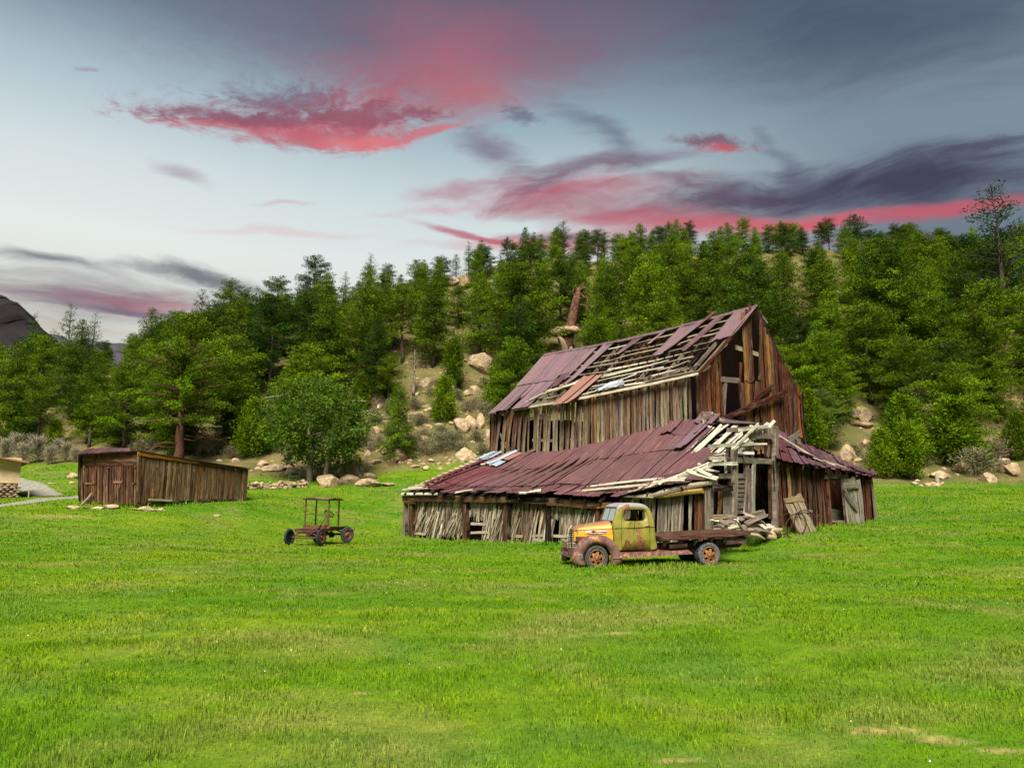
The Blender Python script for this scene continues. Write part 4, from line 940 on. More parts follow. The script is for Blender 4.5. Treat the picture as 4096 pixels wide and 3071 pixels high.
# the forest on the slope
CLEAR = [(1600, 1480, 1960, 1840), (2190, 1160, 2370, 1400), (3200, 1210, 3280, 1270), (3390, 1640, 3530, 1860), (1780, 1110, 1880, 1135), (440, 1400, 475, 1450)]
placed = [(o[3], o[4]) for o in ALLT]
rd = random.Random(11); tries = 0; made = 0
cand = []
for i in range(9000):
    Y = math.sqrt(rd.uniform(61**2, 111**2)); a = rd.uniform(-.75, .74); cand.append((a*Y, Y))
for x, y in cand:
    if y < edge_y(x)+3.5 or min(((x-p)**2+(y-q)**2 for p, q in placed), default=99) < (3.7 if y < 92 else 3.5)**2: continue
    z = gz(x, y); px, py = proj((x, y, z)); mid = y < 74
    H = rd.uniform(8.5, 12.5)*(1 if y > 70 else .85)
    if px < 480: H *= .85
    tp = proj((x, y, z+H))[1]; wpx = 1.5/y*F; bad = False
    for (x0, y0, x1, y1) in CLEAR:
        wq = wpx if x0 in (1600, 3390) else wpx*.35
        if px+wq > x0 and px-wq < x1 and py > (y0+15 if x0 in (1600, 3390) else y1-25) and tp < y1:
            H = min(H, (py-y1)/F*y)
            if H < 3.4: bad = True; break
            tp = proj((x, y, z+H))[1]
    if bad: continue
    # keep the ridge-line silhouette as photographed
    sky_y = np.interp(px, [0, 130, 230, 330, 440, 560, 620, 750, 850, 930, 1100, 1260, 1500, 1700, 1900, 2050, 2300, 2600, 2900, 3000, 3100, 3300, 3450, 3600, 3800, 4096], [1370, 1330, 1370, 1400, 1410, 1400, 1290, 1260, 1250, 1200, 1190, 1150, 1160, 1110, 1100, 1060, 1050, 990, 960, 980, 1010, 1000, 970, 940, 950, 950])
    if tp < sky_y:
        H = H*max(.45, (py-sky_y)/(py-tp))
        if H < 4.2: continue
    kind = rd.choice(['cone', 'broad', 'cone', 'broad', 'round', 'cone', 'slim'] if y > 84 else ['cone', 'broad', 'broad', 'cone', 'round'])
    if py > 1690 and rd.random() < .45: kind = 'juniper'; H = min(H, rd.uniform(3.5, 6))
    r = rd.random(); mat = PINE if r < .5 else (PINE_Y if r < (.85 if px > 2400 or py > 1500 else .7) else PINE_D)
    put(kind, x, y, H, mat, wide=rd.uniform(1.0, 1.4) if kind != 'juniper' else 1.1, name='pine_tree' if kind != 'juniper' else 'juniper_bush', cat='pine tree' if kind != 'juniper' else 'bush'); placed.append((x, y)); made += 1
print('forest', made)
# trees standing in or beside the rocky clearing, and other single ones
def solo(px, yb, yt, kind, mat, label, name='pine_tree', cat='pine tree', wide=1, idx=None, bark=None, y1=134):
    p = hit(px, yb, 30, y1); H = (yb-yt)/F*p.y*1.02; o = put(kind, p.x, p.y, H, mat, name=name, cat=cat, label=label, wide=wide, idx=idx, z=p.z, bark=bark); o['group'] = 'solo'; del o['group']; return o
solo(1590, 1850, 1545, 'cone', PINE_Y, 'bright green young pine rising from the rubble left of the pale round boulder', wide=1.15, idx=1)
solo(1776, 1690, 1505, 'juniper', PINE_Y, 'bushy light green pine just above the big tan boulders', wide=1.0, idx=0)
solo(1816, 1550, 1355, 'juniper', PINE, 'dark rounded juniper left of the large pale overhanging boulder', 'juniper_bush', 'bush', .9, 1)
solo(1985, 1650, 1470, 'juniper', PINE_Y, 'yellowish juniper beside the left eave of the barn roof', 'juniper_bush', 'bush', 1.1, 0)
solo(2120, 1520, 1270, 'broad', PINE, 'olive pine between the boulders and the mushroom rock', wide=1.1)
solo(2080, 1580, 1400, 'juniper', PINE, 'grey-green juniper close behind the barn roof peak end', 'juniper_bush', 'bush', 1.2, 1)
solo(1552, 1650, 1425, 'round', PINE, 'pine with a dark bare lower trunk above the scree', wide=1.3, idx=1)
solo(1656, 1585, 1400, 'dead', PINE, 'bare grey dead tree standing above the scree', 'dead_tree', 'dead tree', 2.1, 0, DEADWOOD)
solo(1440, 1640, 1490, 'juniper', PINE, 'small olive juniper peeping over the leafy tree', 'juniper_bush', 'bush', 1.0, 0)
solo(345, 1775, 1540, 'cone', PINE_Y, 'bright yellow-green young pine above the left shed roof', wide=1.2, idx=0)
solo(215, 1800, 1680, 'juniper', PINE_Y, 'small bright juniper among grey brush at far left', 'juniper_bush', 'bush', 1.1, 0)
solo(60, 1780, 1560, 'broad', PINE, 'wide olive pine at the far left edge', wide=1.2)
solo(480, 1790, 1650, 'juniper', PINE_Y, 'low bright bush just left of the big red trunk', 'juniper_bush', 'bush', 1.5, 1)
solo(920, 1800, 1600, 'broad', PINE_D, 'dark pine between the big trunk and the leafy tree', wide=1.5, idx=2)
solo(1000, 1790, 1560, 'broad', PINE_D, 'deep green pine directly behind the left side of the leafy tree', wide=1.4, idx=1)
YJ = 'young junipers at the meadow edge'
for px, yb, yt, wd, i, lab in ((3535, 1915, 1722, 1.05, 0, 'leftmost bright young juniper at the meadow edge right of the barn'), (3645, 1920, 1708, 1.15, 1, 'bright young juniper second from the barn at the meadow edge'), (3830, 1868, 1590, 1.25, 0, 'tallest bright cone-shaped juniper at the right meadow edge'), (3945, 1885, 1785, 1.3, 1, 'low spreading yellow-green juniper beside the grey sage bush')):
    o = solo(px, yb, yt, 'juniper', PINE_Y, lab, 'juniper_bush', 'bush', wd, i); o['group'] = YJ
solo(3290, 1800, 1560, 'broad', LEAF, 'lush leafy tree close behind the right wing of the barn', 'leafy_tree', 'tree', 1.5, 2, GREYBARK)
solo(3215, 1700, 1385, 'broad', PINE_Y, 'bright green tree touching the right slope of the barn gable', wide=1.3, idx=1)
solo(3370, 1700, 1460, 'broad', PINE_Y, 'bright rounded pine a little right of the gable', wide=1.2, idx=2)
solo(3590, 1670, 1380, 'broad', PINE_Y, 'yellow-green pine with a forked dark trunk above the flat rocks', wide=1.1, idx=0)
solo(3600, 1790, 1640, 'broad', PINE, 'small spreading pine growing over the flat tan ledges', wide=1.5, idx=1)
solo(3590, 1500, 950, 'broad', PINE, 'very tall layered pine with twin dark trunks right of the barn', wide=1.0, idx=1, y1=95)
solo(3850, 1640, 1330, 'broad', PINE_Y, 'wide bright pine right of centre on the right-hand slope', wide=1.3, idx=0)
solo(3990, 1700, 1420, 'broad', PINE_Y, 'olive pine with dark broken limbs near the right edge', wide=1.2, idx=2)
# ---- big ponderosa behind the plank shed
pp = hit(712, 1838, 40, 60); Hp = (1838-1375)/F*pp.y*1.03
pr = pine(77, Hp, 4.3, [(0, .3), (.28, .75), (.45, .95), (.6, .9), (.75, 1.0), (.9, .75), (1, .3)], .30, nb=125, per=66, leaf=.19, csz=.5, gaps=.32, trunk_r=.42, bare=11, up=(-.1, .45), lean=.01)
PR_['big'] = [pr]; o = put('big', pp.x, pp.y, Hp, PINE_Y, name='ponderosa_pine', label='large spreading pine with thick red trunk and bare limbs behind the plank shed', rz=.4, idx=0, bark=REDBARK); o.scale = (1, 1, 1)
# ---- leafy tree left of the barn
lp0 = hit(1240, 1928, 38, 60); Hl = (1930-1512)/F*lp0.y; tr = MB(); rd2 = random.Random(5); cl = []
for (dx, lean_, r) in ((0, -.25, .2), (.95, .35, .17)):
    b = Vector((dx, 0, -.3)); pts = [b, b+Vector((lean_*.25, 0, 1.2)), b+Vector((lean_*.5+.1, .1, 2.4)), b+Vector((lean_*1.2, .1, 3.8)), b+Vector((lean_*2.4, .2, 5.4))]
    tr.tube(pts, [r*1.2, r*.9, r*.75, r*.5, .04], 9)
    for k in range(13):
        o = pts[2].lerp(pts[4], rd2.random()**1.3); a = rd2.random()*6.28; L = rd2.uniform(1.4, 3.4)
        tr.tube([o, o+Vector((math.cos(a)*L*.5, math.sin(a)*L*.5, L*.22)), o+Vector((math.cos(a)*L, math.sin(a)*L, L*rd2.uniform(.05, .5)))], [.07, .045, .015], 5)
for i in range(560):
    u = Vector((rd2.gauss(0, 1), rd2.gauss(0, 1), rd2.gauss(0, 1))).normalized(); k = rd2.uniform(.5, 1.0)*(1+.28*mn.noise(u*1.7+Vector((5, 2, 8))))
    c = Vector((.35+u.x*3.95*k, u.y*3.3*k, 3.75+u.z*(3.15 if u.z > 0 else 3.0)*k)); c.x += .25*(c.z-3)*-.2
    if c.z < (.95 if abs(c.x-.4) < 1.0 else .3) or mn.noise(c*.55+Vector((3, 1, 0))) > .42: continue
    s = rd2.uniform(.35, .62); cl.append((tuple(c), (s, s, s*.6), rd2.uniform(.55, 1.4)))
lt = empty('leafy_tree', tuple(lp0), 0, 'round bright green broadleaf tree with two pale trunks left of the barn', 'tree')
lt.scale = (Hl/6.9,)*3
me = D.meshes.new('trunk'); me.from_pydata(tr.v, [], tr.f); me.polygons.foreach_set('use_smooth', [True]*len(me.polygons)); link('trunk', me, GREYBARK, lt)
link('crown', foliage('crown', cl, 62, .17, np.random.default_rng(5), up=.1, hollow=.3, wr=.45), LEAF, lt)
# ---- broken snag and mushroom rock above the barn roof
sb = hit(2245, 1425, 50, 95); Ys = sb.y; sn = MB(); T_ = lambda px, py: at(px, py, Ys)-sb
sn.tube([Vector((0, 0, -.5)), T_(2262, 1380), T_(2278, 1330), T_(2292, 1260), T_(2305, 1195), T_(2318, 1150)], [.78, .68, .60, .50, .40, .14], 10)
for k, P in enumerate((((2300, 1200), (2345, 1190), (2350, 1225), (2335, 1262)), ((2305, 1180), (2335, 1150), (2362, 1175), (2350, 1240)), ((2310, 1165), (2350, 1200), (2345, 1250), (2352, 1275)), ((2285, 1290), (2310, 1300), (2330, 1325)), ((2303, 1190), (2290, 1170), (2296, 1150)), ((2300, 1215), (2360, 1225), (2385, 1260)))):
    sn.tube([T_(*q)+Vector((0, (.3*k-1)*i*.3, 0)) for i, q in enumerate(P)], [.09, .07, .05, .015][:len(P)], 6)
for k in range(9): sn.tube([T_(2306+k*3, 1172-k), T_(2303+k*4.2, 1150-random.uniform(0, 26))], [.07, .01], 4)
for k in range(10): q0 = (2262+k*5, 1375-k*22); sn.tube([T_(*q0), T_(q0[0]+random.choice((-1, 1))*random.uniform(22, 44), q0[1]-random.uniform(-6, 16))], [.045, .01], 4)
SNAG = mat_two('snag_wood', S(60, 38, 32), S(112, 74, 56), 3, .42, .58, .9, 0, 1.0)
o = sn.build('broken_snag', SNAG, None, True); o.location = sb; tag(o, 'broken red-brown dead pine trunk leaning beside the mushroom rock', 'dead tree')
rocks = []
def rockobj(parts, loc, label, group, seed, name='boulder', cat='boulder'):
    m_ = MB()
    for i, (off, r) in enumerate(parts): rock_mb(m_, off, r, seed*3+i, 3, ang=.3)
    o = m_.build(name, ROCK, None, False, origin=None); o.location = loc; rocks.append(o); return tag(o, label, cat, group)
mr_ = hit(2255, 1422, 50, 95); k_ = mr_.y/F
rockobj([((0, 0, 1.2*1), (.95, .9, 1.9)), ((-.05, 0, 3.0), (1.9, 1.5, .62)), ((.9, .1, 3.2), (1.1, 1.1, .65)), ((.2, 0, 0), (1.5, 1.3, .9))], mr_+Vector((0, 0, -.2)), 'mushroom-shaped sandstone pillar with a wide flat cap above the barn roof', None, 301, 'mushroom_rock', 'rock')
BL = [('pale boulders on the bare slope left of the barn', [(1933, 1482, 115, 88), (1922, 1402, 60, 32), (2028, 1392, 50, 22), (1900, 1580, 40, 44), (1868, 1577, 40, 22), (1673, 1692, 74, 50), (1720, 1542, 88, 36), (1514, 1615, 74, 42), (1846, 1723, 68, 48), (1879, 1708, 62, 54), (1925, 1714, 38, 55), (1763, 1720, 48, 22), (1955, 1752, 34, 32), (1697, 1776, 42, 36), (1720, 1640, 30, 16), (1517, 1640, 28, 18), (1510, 1733, 42, 24), (1800, 1660, 36, 20), (1745, 1608, 30, 16), (1540, 1702, 32, 18), (1978, 1520, 30, 34)]),
      ('tan boulders along the foot of the slope', [(1597, 1848, 64, 50), (1866, 1842, 74, 48), (1470, 1830, 34, 26), (1537, 1820, 36, 14), (1703, 1880, 40, 14), (1640, 1850, 26, 14), (1725, 1845, 34, 12), (1500, 1850, 44, 16)]),
      ('smooth boulders beneath the round leafy tree', [(1306, 1942, 98, 44), (1392, 1936, 74, 42), (1476, 1940, 98, 34), (1410, 1905, 100, 70), (1478, 1912, 60, 24), (1100, 1884, 100, 32), (1172, 1898, 54, 28), (1536, 1940, 66, 9), (1050, 1860, 44, 18), (1240, 1880, 60, 24)]),
      ('boulders at the meadow edge right of the barn', [(3446, 1676, 78, 52), (3450, 1708, 100, 18), (3390, 1832, 78, 56), (3468, 1796, 54, 36), (3742, 1850, 50, 26), (3760, 1910, 92, 28), (3862, 1890, 78, 46), (3952, 1926, 78, 38), (4060, 1902, 66, 42), (3640, 1652, 66, 24), (3712, 1728, 60, 26), (3530, 1735, 90, 22), (3440, 1850, 40, 18), (3590, 1720, 70, 18), (4010, 1850, 40, 20)]),
      ('little white stones in the right meadow', [(3658, 1938, 30, 13), (3684, 1946, 25, 10), (3714, 1942, 30, 13), (3748, 1944, 34, 14), (3672, 1928, 22, 10), (3735, 1938, 26, 10), (3770, 1938, 20, 9)]),
      ('rock outcrops high on the ridge', [(3215, 1245, 70, 40), (3205, 1280, 44, 24), (3250, 1265, 40, 30), (3285, 1082, 64, 34), (3178, 1105, 34, 22), (3300, 1125, 54, 40), (1790, 1140, 130, 36), (1880, 1145, 120, 40), (2140, 1120, 36, 40), (2150, 1165, 44, 30), (2080, 1205, 60, 22), (455, 1470, 66, 70), (2760, 1085, 60, 24), (2790, 1115, 50, 20)]),
      ('flat stones along the base of the plank shed', [(292, 2030, 50, 12), (400, 2032, 56, 12), (450, 2035, 72, 20), (576, 2026, 48, 20), (645, 2024, 32, 12), (870, 2020, 26, 9), (540, 2034, 40, 9), (610, 2030, 36, 9), (340, 2034, 34, 8)]),
      ('pale stones in the grass behind the sheds', [(300, 1912, 50, 20), (205, 1937, 22, 7), (940, 1856, 38, 24), (290, 1935, 30, 8), (1660, 1870, 36, 12), (880, 1850, 30, 12)])]
sd = 1
for grp, lst in BL:
    lst = sorted(lst); n = len(lst)
    for i, (px, yb, w_px, h_px) in enumerate(lst):
        if 'base of the plank' in grp: p = at(px, yb, 37.5); p.z = gz(p.x, p.y)
        else: p = hit(px, yb, 30)
        k = p.y/F; w_, h_ = w_px*k*.62, h_px*k
        sd += 1
        noun = 'stone' if h_px < 21 else 'boulder'
        rockobj([((0, 0, h_*.28), (w_, w_*random.uniform(.7, 1), h_*.82))], p, None, grp, sd+400, noun, noun)
        if px in (1933,): rocks[-1]['label'] = 'large pale overhanging boulder high on the bare slope'
        elif px == 1673: rocks[-1]['label'] = 'pale round-topped boulder in the middle of the bare slope'
        else: rocks[-1]['label'] = ordn(i, n)+'of the '+grp if i < 12 or n-1-i < 12 else 'middle one of the '+grp
# scree: countless small stones on the slope, one mass
sc_ = MB(); rd3 = random.Random(9)
for i in range(750):
    z_ = rd3.random()
    if z_ < .45: px, py = rd3.uniform(1480, 2000), rd3.uniform(1480, 1860)
    elif z_ < .6: px, py = rd3.uniform(1000, 1900), rd3.uniform(1845, 1885)
    elif z_ < .8: px, py = rd3.uniform(3380, 4096), rd3.uniform(1780, 1910)
    else: px, py = rd3.uniform(0, 4096), rd3.uniform(1500, 1850)
    p = hit(px, py, 45) if i < 260 else None
    if p is None:
        Yc = rd3.uniform(60, 84); a = rd3.uniform(-.2, -.02) if z_ < .6 else rd3.uniform(.42, .7) if z_ < .8 else rd3.uniform(-.7, .7); p = Vector((a*Yc, Yc, gz(a*Yc, Yc)))
    if p.y < edge_y(p.x)-.8: continue
    r = rd3.uniform(.08, .38); rock_mb(sc_, p, (r, r*.8, r*.6), i, 1)
tag(sc_.build('scree', ROCK), 'small stones strewn over the slope', 'stones', kind='stuff')
# ---- low dry-stone wall
sw = MB(); a0 = hit(978, 1958, 36, 60); a1 = hit(1228, 1950, 36, 60); n = 26
for i in range(n):
    for j in range(3):
        t_ = (i+random.uniform(0, 1))/n; p = a0.lerp(a1, t_); p.z = gz(p.x, p.y)+.06+j*.15*random.uniform(.6, 1.3); rock_mb(sw, p+Vector((0, random.uniform(-.15, .15), 0)), (random.uniform(.10, .30), .2, random.uniform(.07, .17)), i*5+j, 1, col=None)
o = sw.build('stone_wall', ROCK, None, origin=tuple(a0)); tag(o, 'low tumbled dry-stone wall between the plank shed and the leafy tree', 'wall')
# ---- shrubs
bush = pine(31, 1.5, 1.25, [(0, .8), (.3, 1), (.7, .8), (1, .4)], .05, nb=60, per=40, leaf=.13, csz=.26, limb=True, flat=1.0, up=(.3, 1.2), trunk_r=.05)
PR_['shrub'] = [bush, pine(32, 1.5, 1.4, OVAL, .05, nb=50, per=26, leaf=.12, csz=.28, limb=True, flat=1.0, up=(.3, 1.2), trunk_r=.05)]
PR_['twig'] = [pine(33, 1.8, 1.3, ROUND, .05, nb=110, per=4, leaf=.1, csz=.2, limb=True, up=(.5, 1.3), trunk_r=.09)]
shr = []
for px, yb, hpx in [(1760, 1812, 66), (1700, 1822, 54), (1810, 1805, 60), (1650, 1800, 50), (1450, 1790, 60), (1520, 1790, 40), (1620, 1740, 40), (1905, 1770, 40), (1830, 1765, 34), (1700, 1750, 30), (1930, 1670, 50), (1980, 1700, 50), (1870, 1650, 40), (1745, 1680, 36), (1600, 1700, 30), (1950, 1610, 44), (1400, 1780, 40), (3905, 1905, 90), (3700, 1790, 60), (3610, 1770, 50), (3500, 1800, 50), (3560, 1790, 50), (3470, 1855, 40), (3800, 1850, 50), (3980, 1840, 60), (4050, 1830, 70), (3700, 1870, 36), (4080, 1790, 60), (2060, 1620, 50), (1560, 1750, 44), (1680, 1700, 40), (1790, 1640, 40), (1720, 1590, 36), (1600, 1600, 40), (1660, 1640, 44), (1830, 1600, 36), (1900, 1640, 40), (1500, 1700, 50), (1560, 1650, 44), (1940, 1560, 40), (1850, 1820, 44), (1930, 1820, 40), (1580, 1790, 40), (1770, 1760, 50), (1680, 1780, 44), (1480, 1810, 36), (3420, 1820, 40), (3560, 1850, 36), (3760, 1830, 44), (3700, 1830, 50), (4000, 1890, 36), (3900, 1840, 50), (620, 1800, 60), (560, 1820, 50), (800, 1830, 56), (860, 1820, 60), (920, 1835, 40), (760, 1800, 70)]:
    p = hit(px, yb, 40); H = hpx*p.y/F; m = random.choice((SAGE, DRYBUSH, SAGE)); o = put('shrub', p.x, p.y, H, m, name='sage_bush', cat='bush', wide=1.35, z=p.z, bark=DEADWOOD); ALLT.pop(); o['group'] = 'low shrubs among the rocks'; shr.append((px, yb, m, o))
for px, yb, hpx in [(20, 1850, 80), (90, 1860, 70), (150, 1850, 84), (200, 1858, 60), (260, 1850, 66), (60, 1820, 70), (130, 1810, 60), (300, 1850, 50), (230, 1815, 50), (520, 1800, 50), (650, 1790, 60), (1150, 1860, 50), (3790, 1780, 60), (3850, 1760, 50)]:
    p = hit(px, yb, 40); H = hpx*p.y/F; o = put('twig', p.x, p.y, H, SAGE, name='bare_bush', cat='bush', wide=1.3, z=p.z, bark=DEADWOOD); ALLT.pop(); o['group'] = 'leafless grey bushes at the foot of the slope'; shr.append((px, yb, 'bare', o))
def zone(px):
    for lim, nm in ((330, 'at the far left'), (620, 'left of the big red trunk'), (900, 'around the big red trunk'), (1100, 'left of the leafy tree'), (1480, 'behind the leafy tree'), (2000, 'above the boulder slope'), (2420, 'by the mushroom rock'), (2800, 'over the middle of the barn roof'), (3120, 'over the barn gable peak'), (3420, 'right of the barn gable'), (3750, 'above the young junipers')):
        if px < lim: return nm
    return 'near the right edge'
bk = {}
for px, yb, m, o in shr:
    bk.setdefault((('bare grey' if m == 'bare' else 'sage-green' if m is SAGE else 'tan dry')+' bush low '+zone(px)), []).append((px, o))
for k, l in bk.items():
    l.sort(key=lambda q: q[0])
    for i, (px, o) in enumerate(l): o['label'] = ordn(i, len(l))+k
# tree labels: tone, build, height on the hill, landmark, then order from the left
bk = {}
KN = {'cone': 'pointed pine', 'broad': 'broad pine', 'round': 'round-topped pine', 'slim': 'slim pine', 'sparse': 'thin see-through pine', 'juniper': 'bushy juniper', 'dead': 'bare dead pine', 'big': 'pine'}
for o, kind, mat, x, y, H, z in ALLT:
    if o.get('label'):
        if not o.get('group') and o['category'] == 'pine tree' and o.name.startswith('pine_tree'): o['group'] = 'pines on the hillside'
        continue
    px, py = proj((x, y, z+H*.6)); tone = {PINE: 'olive', PINE_Y: 'bright', PINE_D: 'dark', PINE_B: 'blue-green'}[mat]
    band = 'on the ridge line' if o.get('group') == 'ridge' else 'high' if y > 95 else 'halfway up' if y > 77 else 'low'
    o['group'] = 'pines on the hillside' if kind != 'juniper' else 'juniper bushes on the hillside'
    bk.setdefault(f'{tone} {KN[kind]} {band} {zone(px)}', []).append((px, o))
for k, l in bk.items():
    l.sort(key=lambda q: q[0])
    for i, (px, o) in enumerate(l): o['label'] = ordn(i, len(l))+k
# ================================================================ plank shed
c7 = lambda x, y: (x/2.011, 1700+y/2.011)
SC = at(551, 2012, 38.0); SL_ = at(325, 2008, 40.5); SR_ = at(980, 2008, 43.6)
P1 = VPlane(SL_, SC); P2 = VPlane(SC, SR_)
shed = empty('plank_shed', (SC.x, SC.y, gz(SC.x, SC.y)), 0, 'small leaning brown plank shed with slanted roof at left', 'shed')
def sp(name, mb, mat=WOOD):
    o = mb.build(name, mat, None); o.parent = shed; o.matrix_parent_inverse = Matrix.Translation(-shed.location); return o
SB = [S(106, 72, 52), S(92, 60, 44), S(120, 84, 60), S(84, 54, 40)]; SG = [S(134, 104, 70), S(112, 84, 56), S(150, 122, 84), S(98, 72, 50), S(124, 96, 66)]
m_ = MB(); kx = .06
while kx < P2.L-.02:
    w = random.uniform(.12, .2); p = P2.at(kx+w/2, 3); X = proj(p)[0]*2.011; yt = pw([(1112, 218), (1560, 296), (1975, 356)], X); yb = pw([(1112, 628), (1960, 622)], X)
    zt = P2.pt(X/2.011, 1700+yt/2.011).z; zb = P2.pt(X/2.011, 1700+yb/2.011).z-.1
    if 1200 < X < 1930: zb += .12
    c = jit(rc(*SG), .25)
    if 1600 < X < 1625: c = S(150, 96, 44)
    m_.board(P2.at(kx, zb, random.uniform(0, .03)), P2.at(kx+.02, zt, random.uniform(0, .03)), w, .03, P2.n, jit(S(150, 128, 92)) if random.random() < .3 else c, c, 6, .03, .05); kx += w+rc(.004, .008, .025)
def s7(P, x0, y0, x1, y1, w, c, off=.05, th=.05): m_.board(P.pt(*c7(x0, y0), off), P.pt(*c7(x1, y1), off), w, th, P.n, jit(c, .1), None, 6, .03)
s7(P2, 1112, 226, 1600, 300, .2, S(176, 118, 48), .06); s7(P2, 1580, 300, 1975, 350, .17, S(130, 96, 66), .06); s7(P2, 1195, 598, 1380, 606, .12, BLEACH, .08, .15); s7(P2, 1370, 610, 1560, 620, .12, DARK, .05, .1); s7(P2, 1590, 612, 1905, 614, .26, S(74, 44, 40), .06, .1); s7(P2, 1230, 500, 1238, 590, .1, S(176, 120, 56)); s7(P2, 1120, 225, 1112, 625, .14, S(112, 84, 58), .03, .12); s7(P2, 1962, 360, 1955, 622, .16, S(130, 112, 80), .04, .12)
sp('side_wall', m_)
m_ = MB()
for j in range(6):
    y = 225+j*17; s7(P1, 664, y+5, 1106, y+random.uniform(-3, 3), .19, rc(*SB), .02+.01*(j % 2), .03)
s7(P1, 664, 232, 1106, 214, .08, S(150, 110, 80), .06); s7(P1, 775, 235, 760, 312, .08, S(96, 66, 50)); s7(P1, 812, 232, 810, 270, .08, S(130, 96, 70)); s7(P1, 652, 240, 650, 620, .3, DARK, -.1, .1)
x = 664
while x < 1106:
    w = random.uniform(.12, .19); yt = pw([(664, 335), (740, 342), (750, 328), (830, 312), (920, 325), (1080, 312), (1106, 318)], x); zb = P1.pt(x/2.011, 1700+620/2.011).z
    b_ = P1.pt(x/2.011, 1990, .02); t_ = P1.pt(x/2.011, 1700+(yt+random.uniform(-5, 5))/2.011, .02); b_.z = zb-.1; m_.board(b_, t_, w, .03, P1.n, jit(S(138, 108, 74)) if random.random() < .5 else jit(rc(*SB)), jit(rc(*SB), .2), 6, .02, .06); x += w/40.2*F*2.011*.93
sp('front_wall', m_)
for nm, A in (('latch_board', ((690, 470, 765, 470, .10, S(140, 100, 76), .08), )), ('latch_board', ((915, 458, 990, 456, .12, S(150, 112, 86), .08), )), ('batten', ((972, 462, 966, 500, .07, S(140, 100, 76), .08), )), ('batten', ((740, 345, 738, 545, .05, S(150, 104, 72), .06), )), ('door_gap', ((965, 500, 962, 622, .03, DARK, .05, .02), ))):
    m_ = MB(); [s7(P1, *a) for a in A]; sp(nm, m_)
for (x, y) in ((870, 340), (1085, 335), (862, 462), (1075, 468), (868, 318)):
    m_ = MB(); s7(P1, x-8, y, x+8, y, .08, S(130, 96, 76), .07); sp('hinge', m_)
m_ = MB(); a = P1.pt(*c7(742, 545), .15); b = P1.pt(*c7(660, 640), .7); m_.board(a, b, .14, .06, P1.n, S(184, 166, 136), None, 5); tag(m_.build('prop_board', WOOD, None, origin=tuple(b)), 'pale prop board leaning against the plank shed door', 'board')
m_ = MB()     # roof: low purple slope, tin over boards
a = P1.pt(*c7(590, 233), .5); b = P1.pt(*c7(1112, 208), .25); c = P2.pt(*c7(2012, 352), .2); d = c+(SL_-SC)*1.08+Vector((0, 0, .15)); d = Vector((d.x, d.y, c.z+.1))
e2 = a+Vector((0, 0, 0)); Nn = 9
back = (SR_-SC); dx = Vector((back.x, back.y, 0))
for i in range(Nn):
    u0, u1 = i/Nn, (i+1)/Nn+.01
    m_.sheet(a.lerp(b, u0), a.lerp(b, u1), d.lerp(c, u1), d.lerp(c, u0), jit(S(112, 78, 88), .1), nv=8, edge=.05)
pa = [P1.pt(*c7(585, 234), .6), P1.pt(*c7(1045, 212), .3), at(*c7(1035, 184), 43.5), at(*c7(705, 188), 44.5)]
for i in range(6): m_.sheet(pa[0].lerp(pa[1], i/6), pa[0].lerp(pa[1], (i+1.05)/6), pa[3].lerp(pa[2], (i+1.05)/6), pa[3].lerp(pa[2], i/6), jit(S(128, 92, 100), .1), nv=5, edge=.05)
sp('shed_roof', m_, TIN)
m_ = MB(); far_a = Vector((SL_.x, SL_.y, 0)); far_d = Vector((d.x, d.y, 0))
for (p, q, z1, z2) in ((far_a, far_d, a.z-.15, d.z-.1), (far_d, Vector((SR_.x, SR_.y, 0)), d.z-.1, c.z-.1)):
    n = int((q-p).length/.3); dd = (q-p).normalized(); nn = Vector((dd.y, -dd.x, 0))
    for i in range(n): t_ = (i+.5)/n; r = p.lerp(q, t_); m_.board((r.x, r.y, 1.5), (r.x, r.y, lerp(z1, z2, t_)), .31, .03, nn, jit(rc(*SB)), None, 2, .01)
sp('rear_wall', m_)
m_ = MB(); g_ = (SR_-SC).normalized()
pa = P1.pt(*c7(600, 232), 1.6); 
# ================================================================ tan house at the left edge
hs = empty('tan_house', tuple(at(60, 1985, 44)), 0, 'tan plastered house with stone base cut by the left edge', 'house')
hr = at(72, 1985, 44); hz = gz(hr.x, hr.y); ht = at(76, 1858, 44).z; hb = at(70, 1932, 44).z
ROTH = Matrix.Translation((hr.x, 44, 0)) @ Matrix.Rotation(math.radians(37), 4, 'Z') @ Matrix.Translation((-hr.x, -44, 0))
def hp(name, mb, mat):
    mb.v = [tuple(ROTH @ Vector(v)) for v in mb.v]
    o = mb.build(name, mat, None); o.parent = hs; o.matrix_parent_inverse = Matrix.Translation(-hs.location); return o
m_ = MB(); m_.box((hr.x-4, 46.55, (hb+ht)/2+.2), (8, 5, ht-hb+.4)); hp('wall', m_, mat_two('plaster', S(205, 178, 140), S(186, 158, 122), 2, .4, .6, .9, 0, .2))
m_ = MB()
for i in range(24):
    for j in range(9):
        z = hz-.3+j*(hb-hz+.25)/8.5; x = hr.x-.18-i*.34+.16*(j % 2); rock_mb(m_, (x, 44.0, z), (random.uniform(.14, .2), .12, random.uniform(.06, .09)), i*9+j, 1)
hp('stone_base', m_, mat_two('base_stone', S(150, 128, 104), S(118, 100, 82), 3, .4, .6, .9))
m_ = MB(); m_.box((hr.x-4, 46.6, (hb+hz)/2-.2), (7.9, 4.9, hb-hz+.6)); hp('base_core', m_, ROCK)
m_ = MB(); z0_ = at(90, 1853, 44).z; z1_ = at(0, 1838, 44).z; s_ = (z1_-z0_)/(at(90, 1850, 44).x-at(0, 1850, 44).x)
